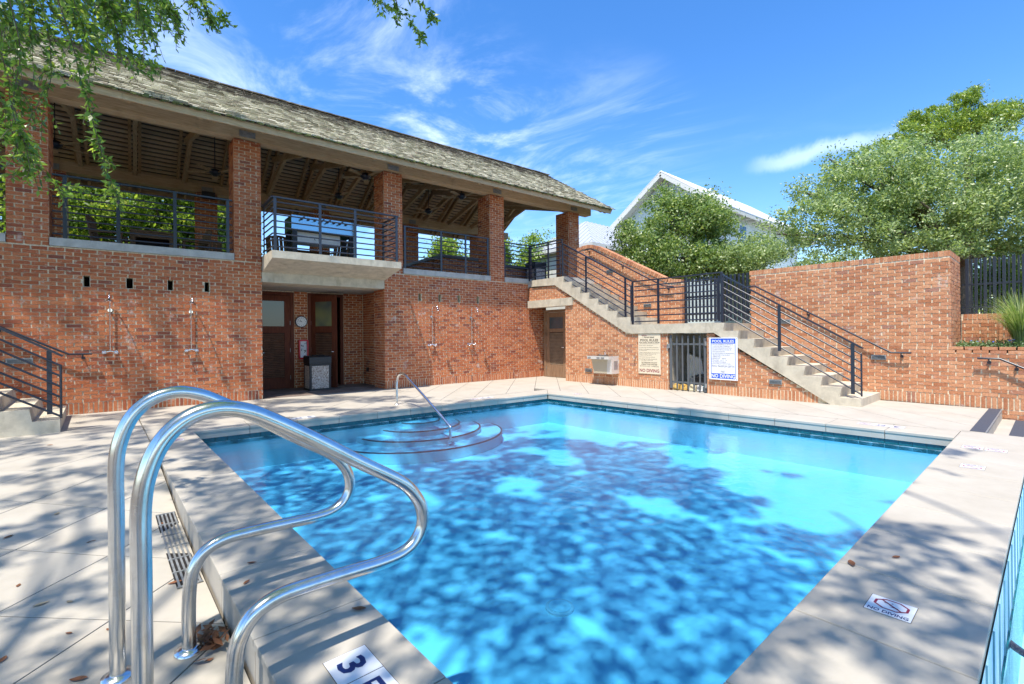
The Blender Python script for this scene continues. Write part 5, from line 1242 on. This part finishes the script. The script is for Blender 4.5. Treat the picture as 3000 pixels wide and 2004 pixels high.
mb = MB(); E = [(ap.x - r_, ap.y - r_, zE), (ap.x + RL, ap.y - r_, zE), (ap.x + RL, ap.y + r_, zE), (ap.x - r_, ap.y + r_, zE)]
mb.raw(E + [tuple(ap), (ap.x + RL, ap.y, 8.1)], [(0, 1, 5, 4), (1, 2, 5), (2, 3, 4, 5), (3, 0, 4), (3, 2, 1, 0)]); rel(mb.build('roof', 'metalroof', h2), h2)
rel(MB().box(ap.x - r_ + .3, ap.x + RL, ap.y - r_ + .3, ap.y + r_ - .3, 1.1, zE - .01).build('wall', 'trim', h2), h2)
rel(MB().box(ap.x - r_ - .02, ap.x + RL, ap.y - r_ - .03, ap.y - r_ + .02, zE - .22, zE - .01).box(ap.x - r_ - .03, ap.x - r_ + .02, ap.y - r_, ap.y + r_, zE - .22, zE - .01).build('fascia', 'trim', h2), h2)
for k in range(30):
    x = ap.x - r_ + .2 + k * .38
    if x > ap.x + RL: break
    yt = ap.y - r_ + min(x - (ap.x - r_), r_); zt = zE + (8.1 - zE) * (yt - (ap.y - r_)) / r_
    rel(MB().bar((x, ap.y - r_, zE + .02), (x, yt, zt + .02), .03, .045).build('roof_seam', 'metalroof', h2), h2)
for k in range(14):
    y = ap.y - r_ + .2 + k * .38; xt = ap.x - r_ + r_ - abs(y - ap.y); zt = zE + (8.1 - zE) * (xt - (ap.x - r_)) / r_
    rel(MB().bar((ap.x - r_, y, zE + .02), (xt, y, zt + .02), .03, .045, up=(0, 0, 1)).build('roof_seam', 'metalroof', h2), h2)

# ------------------------------------------------------------------ trees
def limbs(root, base, tips, r0, wob=.15):
    base = Vector(base)
    for t in tips:
        t = Vector(t); n = 7; P = []
        for i in range(n):
            s_ = i / (n - 1); p = base.lerp(t, s_); p = p + Vector((random.uniform(-wob, wob), random.uniform(-wob, wob), .35 * math.sin(s_ * math.pi) * (t - base).length * .12)) * (1 if 0 < i < n - 1 else 0); P.append(p)
        MB().tube(P, [r0 * (1 - .85 * i / (n - 1)) for i in range(n)], 7).build('branch', 'bark', root)
def crown_pts(lobes, n, clump=.28, ncl=None, hollow=.35):
    ws = np.array([l[3] * l[4] * l[5] for l in lobes]) ** .75; ws /= ws.sum(); ncl = ncl or n // 85; out_ = []
    idx = rng.choice(len(lobes), ncl, p=ws); L_ = np.array(lobes)[idx]
    d = rng.normal(size=(ncl, 3)); d /= np.linalg.norm(d, axis=1, keepdims=True); rr = (hollow + (1 - hollow) * rng.uniform(0, 1, (ncl, 1)) ** .6) * rng.uniform(.85, 1.12, (ncl, 1))
    C_ = L_[:, :3] + d * rr * L_[:, 3:6]
    k = rng.integers(0, ncl, n); o = rng.normal(size=(n, 3)); cs_ = 1.12 * clump * rng.uniform(.6, 1.3, ncl)[k][:, None]
    return C_[k] + o * cs_ * np.array([1, 1, .7]) * .6
def tree(name, label, base, lobes, n, size, mat, trunk_r, tips=None, clump=.28, cat='tree', group=None, hollow=.35, elong=.5):
    r = empty(name, base, label=label, cat=cat, group=group); b = Vector(base)
    lb = [(l[0] - b.x, l[1] - b.y, l[2] - b.z, l[3], l[4], l[5]) for l in lobes]
    quads('crown', leaf_quads(crown_pts(lb, n, clump, hollow=hollow), size, elong=elong), mat, r, kind='stuff')
    top = Vector((0, 0, min(l[2] - l[5] * .6 for l in lb)))
    if top.z < .4: top.z = .5
    MB().tube([(0, 0, 0), (.05, .02, top.z * .5), (0, .05, top.z)], [trunk_r, trunk_r * .8, trunk_r * .7], 9).build('trunk', 'bark', r)
    limbs(r, (0, .05, top.z), [Vector(l[:3]) + Vector((random.uniform(-.5, .5) * l[3], random.uniform(-.5, .5) * l[4], .3 * l[5])) for l in lb], trunk_r * .55)
    return r
def lobe(px, py, d, wx, hz, dz=None):    # centre seen at (px, py), d ahead, half width and half height in photograph pixels
    c = at(px, py, d); a = wx * d / FPX; b = hz * d / FPX; return (c.x, c.y, c.z, a, a, b)
tree('young_oak', 'dense round green oak standing in front of the white gabled house', at(1992, 960, 18).xy.to_3d() + Vector((0, 0, 1.1)),
     [lobe(1990, 650, 18, 130, 75), lobe(1890, 740, 17.5, 95, 80), lobe(2060, 645, 18, 80, 65), lobe(2120, 680, 17.8, 55, 42), lobe(1950, 600, 18, 55, 45), lobe(1840, 700, 17.6, 50, 45), lobe(1990, 760, 17.4, 120, 70), lobe(2100, 770, 17.5, 105, 60), lobe(2180, 780, 17.2, 55, 55), lobe(1830, 790, 17, 60, 45), lobe(2070, 590, 18.2, 35, 30), lobe(1960, 560, 18.2, 22, 25)], 46000, .105, 'leaf_oak', .16)
tree('spreading_oak', 'broad grey green oak with two forking trunks above the tall retaining wall', at(2830, 900, 19).xy.to_3d() + Vector((0, 0, 1.1)),
     [lobe(2800, 560, 19, 230, 150), lobe(2560, 560, 18.5, 190, 100), lobe(2700, 640, 18, 200, 95), lobe(2400, 650, 18, 140, 85), lobe(2290, 700, 17.8, 75, 65), lobe(2480, 500, 18.8, 75, 55), lobe(2900, 470, 19.5, 120, 80), lobe(2960, 640, 18.5, 160, 110), lobe(2700, 735, 17.8, 130, 45), lobe(2960, 730, 19, 80, 40), lobe(2440, 480, 19, 35, 50), lobe(2340, 560, 18.5, 30, 25), lobe(2620, 470, 19, 120, 50), lobe(2560, 690, 17.6, 110, 60), lobe(2900, 400, 20, 60, 40)], 92000, .115, 'leaf_grey', .3)
tree('pine_tree', 'bright green pine rising behind the spreading oak at the upper right', at(2840, 960, 30).xy.to_3d() + Vector((0, 0, 1.1)),
     [lobe(2830, 300, 30, 60, 26), lobe(2760, 330, 30, 55, 22), lobe(2700, 350, 29.5, 60, 20), lobe(2880, 340, 30, 70, 30), lobe(2650, 400, 29, 60, 28), lobe(2600, 420, 29, 50, 22), lobe(2820, 380, 30, 120, 40), lobe(2940, 310, 30, 40, 18), lobe(2720, 400, 29.5, 90, 35), lobe(2990, 330, 30, 30, 30), lobe(2840, 275, 30, 20, 16)], 26000, .20, 'needle', .2, clump=.26, hollow=.1, elong=.28)
tree('bare_leaning_shrub', 'sparse bleached shrub with bare twigs between the oaks behind the gate', at(2180, 960, 16.5).xy.to_3d() + Vector((0, 0, 1.1)), [lobe(2170, 760, 16.5, 70, 50), lobe(2220, 730, 16.5, 60, 40)], 6500, .085, 'leaf_grey', .07)
# greenery behind the pavilion
def pa(u, v, z): return WA @ Vector((u, v, z))
def rear(name, label, u, v, z0, z1, w, n, mat='leaf_bright', size=.15):
    c = pa(u, v, 0); b = (c.x, c.y, 1.1); lob = []
    for k in range(7): lob.append((c.x + random.uniform(-.6, .6) * w, c.y + random.uniform(-.4, .4) * w, z0 + (z1 - z0) * random.uniform(.35, .8), w * random.uniform(.35, .55), w * random.uniform(.3, .5), (z1 - z0) * random.uniform(.22, .36)))
    tree(name, label, b, lob, n, size, mat, .15, cat='tree', group='trees behind the pavilion', clump=.35)
rear('broadleaf_tree', 'yellow green tree filling the left end of the first bay', -2.5, 9.5, 1.6, 8.6, 3.4, 28000)
rear('broadleaf_tree', 'bright green tree behind the picnic table bay', 1.3, 9.5, 1.2, 8.6, 3.6, 38000)
rear('broadleaf_tree', 'darker green tree behind the second rear pier', 3.6, 11.0, 1.2, 8.2, 2.6, 24000, 'leaf_oak')
rear('broadleaf_tree', 'small bright tree showing low behind the balcony chairs', 8.2, 12, 1.5, 5.1, 2.0, 9000)
rear('broadleaf_tree', 'rounded light green tree seen over the bar counter', 13.0, 9.5, 2.2, 6.7, 1.8, 12000)
rear('broadleaf_tree', 'light green tree behind the terrace rail corner', 17.6, 9.5, 1.8, 7.2, 2.6, 20000)
rear('broadleaf_tree', 'green tree at the far left edge beyond the first pier', -6.5, 9, 1.6, 7.6, 3.0, 15000)
for k, (px, d, w_, n) in enumerate(((2890, 21, 110, 12000), (3020, 20, 90, 9000), (2330, 23, 150, 9000), (2560, 24, 150, 9000))):
    b = at(px, 960, d).xy.to_3d() + Vector((0, 0, 1.1))
    tree('hedge_shrub', ['green shrub right behind the dark picket fence', 'green shrub at the right edge behind the picket fence', 'low shrub mass under the left end of the spreading oak', 'low shrub mass behind the middle of the retaining wall'][k], b, [lobe(px - w_ * .3, 780, d, w_ * .7, 90), lobe(px + w_ * .4, 820, d, w_ * .6, 90), lobe(px, 860, d, w_ * .7, 60)], n, .13, 'leaf_bright' if k < 2 else 'leaf_grey', .08, cat='shrub')
# distant tree line closing the horizon
mb = []
for k in range(46):
    a = R(-25 + k * 3.6); Rr = 62 + random.uniform(-4, 4); c = (Rr * math.cos(a), Rr * math.sin(a)); mb.append((c[0], c[1], 2.6, 3.4, 3.4, 2.2 + random.uniform(-.4, .6)))
quads('distant_woodland', leaf_quads(crown_pts(mb, 60000, 1.0, hollow=.5), .5), 'leaf_oak', label='distant low line of trees beyond the houses', cat='woodland', kind='stuff')

# ornamental grass, ground cover
og = empty('ornamental_grass', (12.95, .42, 1.1), label='tall arching clump of ornamental grass in the planting bed at the right edge', cat='grass clump')
n = 900; V = []
for k in range(n):
    a = random.uniform(0, 2 * math.pi); ln = random.uniform(.7, 1.25); lean = random.uniform(.15, 1.0); d = Vector((math.cos(a), math.sin(a), 0)); b = d * random.uniform(0, .10); w_ = random.uniform(.004, .008); sd = Vector((-d.y, d.x, 0)) * w_; prev = None
    for i in range(6):
        t = i / 5; p = b + d * ln * lean * .65 * t ** 1.6 + Vector((0, 0, ln * (t - .35 * lean * t * t * t))); s_ = sd * (1 - t * .85)
        if prev: V.append([prev[0] - prev[1], prev[0] + prev[1], p + s_, p - s_])
        prev = (p, s_)
quads('blades', np.array([[tuple(q) for q in f] for f in V]), 'grass', og, kind='stuff')
P = np.column_stack([rng.uniform(12.42, 13.5, 5200), rng.uniform(-2.8, 1.28, 5200), 1.1 + rng.uniform(0, .14, 5200) * rng.uniform(.4, 1, 5200)])
quads('ground_cover', leaf_quads(P, .04, elong=.6), 'cover', label='low grey green ground cover with tiny blue flowers in the planting bed', cat='ground cover', kind='stuff')
P = np.column_stack([rng.uniform(12.45, 12.9, 45), rng.uniform(-.5, 1.1, 45), rng.uniform(1.2, 1.25, 45)])
quads('blue_flowers', leaf_quads(P, .035, up=2, elong=.9), 'flower', label='scattered tiny blue flowers over the ground cover in the planting bed', cat='flowers', kind='stuff')

# ------------------------------------------------------------------ overhanging live oak
ok = empty('live_oak', (-4.2, -2.2, -.2), label='live oak leaning over the pool with leafy branches hanging in at the top left', cat='tree')
OB = Vector(ok.location)
MB().tube([(0, 0, 0), (.1, .2, 1.6), (.5, .7, 3.2), (1.0, 1.4, 5.0), (1.5, 2.2, 7.0)], [.42, .34, .30, .24, .16], 12).build('trunk', 'bark', ok)
# unseen crown leaves set along sun rays to cast a chosen ground shade
def sm(t): t = max(0, min(1, t)); return t * t * (3 - 2 * t)
def dens(x, y):      # target share of shade on the ground round (x, y)
    if y > 11.6: return .52 if x < 3.5 else .52 * (1 - sm((x - 3.5) / 1.5))
    if x < .6: return .52 if y < 9 else .46
    if y > 8.3: return .60 * (1 - sm((x - 4.2) / 2.2))
    e_ = 3.6 if y < .9 else 4.2 + .75 * (min(y, 4.5) - .9) if y < 4.5 else 6.9 - .25 * (y - 4.5)
    return (.89 if y < 4.5 else .80) * (1 - sm((x - e_ + .3) / 1.9)) + .02
from mathutils import noise as mn
def field(x, y, o=0):
    if x < .6 or (y < .9 and x > 1): x *= 1.7; y *= 1.7
    return .80 * mn.noise(Vector((x * 1.15 + o, y * 1.15, 3.1))) + .30 * mn.noise(Vector((x * 3.6, y * 3.6, 7 + o))) + .16 * mn.noise(Vector((x * 8, y * 8, 1.5)))
smp = sorted(field(random.uniform(-4, 9), random.uniform(-2, 12)) for _ in range(4000))
sv_ = SUN / SUN.z; PL = []; clumps = []
while len(PL) < 60000:
    x, y = random.uniform(-3.6, 8.4), random.uniform(-1.8, 12.9)
    dd = dens(x, y)
    if dd < .01 or field(x, y) > smp[min(3999, int(dd * 4000))] : continue
    dp = .6575 * x + .7534 * y; h = 3.6 + .551 * max(dp, 0) + .5 * mn.noise(Vector((x * .6, y * .6, 9))) + random.uniform(0, 1.2) ** 1.3
    p = Vector((x, y, 0)) + sv_ * h; q = pix(p)
    if q is not None and q[1] > -100 and -120 < q[0] < 3100: continue
    PL.append(tuple(p - OB))
    if len(PL) % 900 == 0: clumps.append(p - OB)
quads('crown', leaf_quads(np.array(PL), .105, up=.6, elong=.55), 'leaf_near', ok, kind='stuff')
for k in range(20):
    c = clumps[(k * 37) % len(clumps)]; b = Vector((1.2, 1.8, 5.6)); Pp = [b.lerp(c, i / 6) + Vector((random.uniform(-.25, .25), random.uniform(-.25, .25), .5 * math.sin(math.pi * i / 6))) for i in range(7)]
    MB().tube(Pp, [.05 * (1 - .86 * i / 6) for i in range(7)], 6).build('branch', 'bark', ok)
for (x0, y0, x1, y1) in ((4.1, -.2, 6.2, 1.6), (3.6, .1, 5.0, 1.3), (5.0, .0, 4.0, 1.2)):      # thin unseen twigs set up-sun to cast shadows on the right coping
    n_ = 7; P = [Vector((x0 + (x1 - x0) * i / 6 + random.uniform(-.05, .05), y0 + (y1 - y0) * i / 6 + random.uniform(-.05, .05), 0)) for i in range(7)]
    P = [p + sv_ * (8.2) for p in P]; MB().tube([p - OB for p in P], .022, 6).build('branch', 'bark', ok)
# visible sprays: twigs with leaves set alternately
SV = []; TW = MB()
def leaf_at(p, d, s_):
    nrm_ = Vector((random.gauss(0, .6), random.gauss(0, .6), random.gauss(.6, .5))); w = d.cross(nrm_).normalized() * s_ * .23
    SV.append([p, p + d * s_ * .38 + w, p + d * s_, p + d * s_ * .38 - w])
def spray(pts, lf=.062, gap=.020, r=.004, side=3, sl=.22):
    P = catm(pts, 8); TW.tube([p - OB for p in P[::2] + [P[-1]]], [r * (1 - .7 * i / (len(P[::2]))) for i in range(len(P[::2]) + 1)], 5, False)
    acc = 0; nxt = 0
    for a, b in zip(P, P[1:]):
        L_ = (b - a).length; d = (b - a).normalized()
        while nxt < acc + L_:
            p = a + d * (nxt - acc); q = Vector((random.gauss(0, 1), random.gauss(0, 1), random.gauss(-.2, .8))).normalized(); leaf_at(p - OB, (d * .6 + q).normalized(), lf * random.uniform(.6, 1.15)); nxt += gap * random.uniform(.6, 1.4)
        acc += L_
    for k in range(side):
        i = random.randrange(len(P) // 5, len(P) - 2); p = P[i]; d = (P[i + 1] - P[i]).normalized(); q = (d + Vector((random.gauss(0, .7), random.gauss(0, .7), random.gauss(-.3, .5)))).normalized(); L_ = sl * random.uniform(.5, 1.2)
        E_ = [p, p + q * L_ * .5 + Vector((0, 0, .01)), p + q * L_ + Vector((0, 0, -.04 * L_ / .2))]; Q = catm(E_, 5); TW.tube([x_ - OB for x_ in Q], [r * .5] * len(Q), 4, False); t = 0
        for a, b in zip(Q, Q[1:]):
            for _ in range(max(1, int((b - a).length / gap))):
                pp = a.lerp(b, random.random()); qq = Vector((random.gauss(0, 1), random.gauss(0, 1), random.gauss(0, .8))).normalized(); leaf_at(pp - OB, ((b - a).normalized() * .7 + qq).normalized(), lf * random.uniform(.6, 1.1))
def S_(pp, d, **k): spray([at(x, y, d + .12 * i) for i, (x, y) in enumerate(pp)], **k)
random.seed(21)
S_([(150, -60), (210, 120), (235, 230), (265, 330), (295, 450), (325, 560), (350, 610)], 3.3, side=12, sl=.13)
S_([(265, 330), (290, 420), (320, 520), (345, 580)], 3.5, side=8, sl=.10)
S_([(20, -30), (60, 150), (40, 290), (70, 410), (110, 480), (165, 545), (190, 570)], 3.0, side=14, sl=.15)
S_([(-40, 200), (20, 330), (50, 430), (75, 500), (80, 540)], 3.2, side=10, sl=.14)
S_([(100, -50), (140, 90), (150, 220), (130, 300), (120, 380)], 3.6, side=14, sl=.2)
S_([(250, -60), (300, 60), (370, 140), (430, 185), (448, 195)], 3.9, side=14, sl=.17)
S_([(200, -60), (260, 80), (330, 150), (385, 200), (440, 190)], 4.1, side=12, sl=.2)
S_([(300, -70), (400, 20), (440, 90), (415, 125)], 4.2, side=12, sl=.2)
S_([(380, -70), (470, 0), (520, 60), (515, 110)], 4.2, side=12, sl=.17)
S_([(430, -70), (540, -5), (590, 30), (640, 55), (658, 58)], 4.4, side=12, sl=.15)
S_([(560, -60), (600, 20), (630, 80), (640, 92)], 4.4, side=8, sl=.12)
S_([(480, -60), (560, -20), (600, 10)], 4.0, side=10, sl=.2)
S_([(1010, -120), (1080, -30), (1130, 15), (1180, 40), (1215, 80), (1235, 125)], 4.6, side=12, sl=.14)
S_([(1000, -100), (1060, -40), (1110, 5), (1150, 30)], 4.7, side=9, sl=.12)
S_([(1130, -80), (1200, -15), (1245, 25), (1265, 50), (1262, 60)], 4.6, side=10, sl=.10)
S_([(1150, -40), (1165, 20), (1160, 55)], 4.5, side=5, sl=.08)
for k in range(40):
    x = random.uniform(-80, 300) if k % 3 else random.uniform(250, 560); y0 = -80; dx = random.uniform(20, 140); ly = random.uniform(60, 300) * (1 - max(0, x) / 640)
    if x > 330: ly = random.uniform(50, 110)
    S_([(x, y0), (x + dx * .4, y0 + (ly + 80) * .45), (x + dx, ly)], random.uniform(3.2, 5.4), side=9, sl=.22, lf=.066)
for k in range(9):
    x = random.uniform(-100, 150); y_ = random.uniform(-90, 60); S_([(x - 40, y_), (x + 10, y_ + 60), (x + random.uniform(20, 90), y_ + random.uniform(110, 190))], random.uniform(3.4, 5.6), side=10, sl=.25, lf=.068)
for k in range(10):
    x = random.uniform(-60, 60); S_([(x - 30, 120 + k * 25), (x, 220 + k * 25), (x + 50, 300 + k * 24)], random.uniform(3.0, 4.0), side=7, sl=.14)
quads('hanging_leaves', np.array([[tuple(q) for q in f] for f in SV]), 'leaf_near', ok, kind='stuff'); TW.build('twigs', 'bark', ok, fixn=False, kind='stuff')
print('leaves', len(SV), 'clumps', len(clumps), 'objects', len(bpy.data.objects))
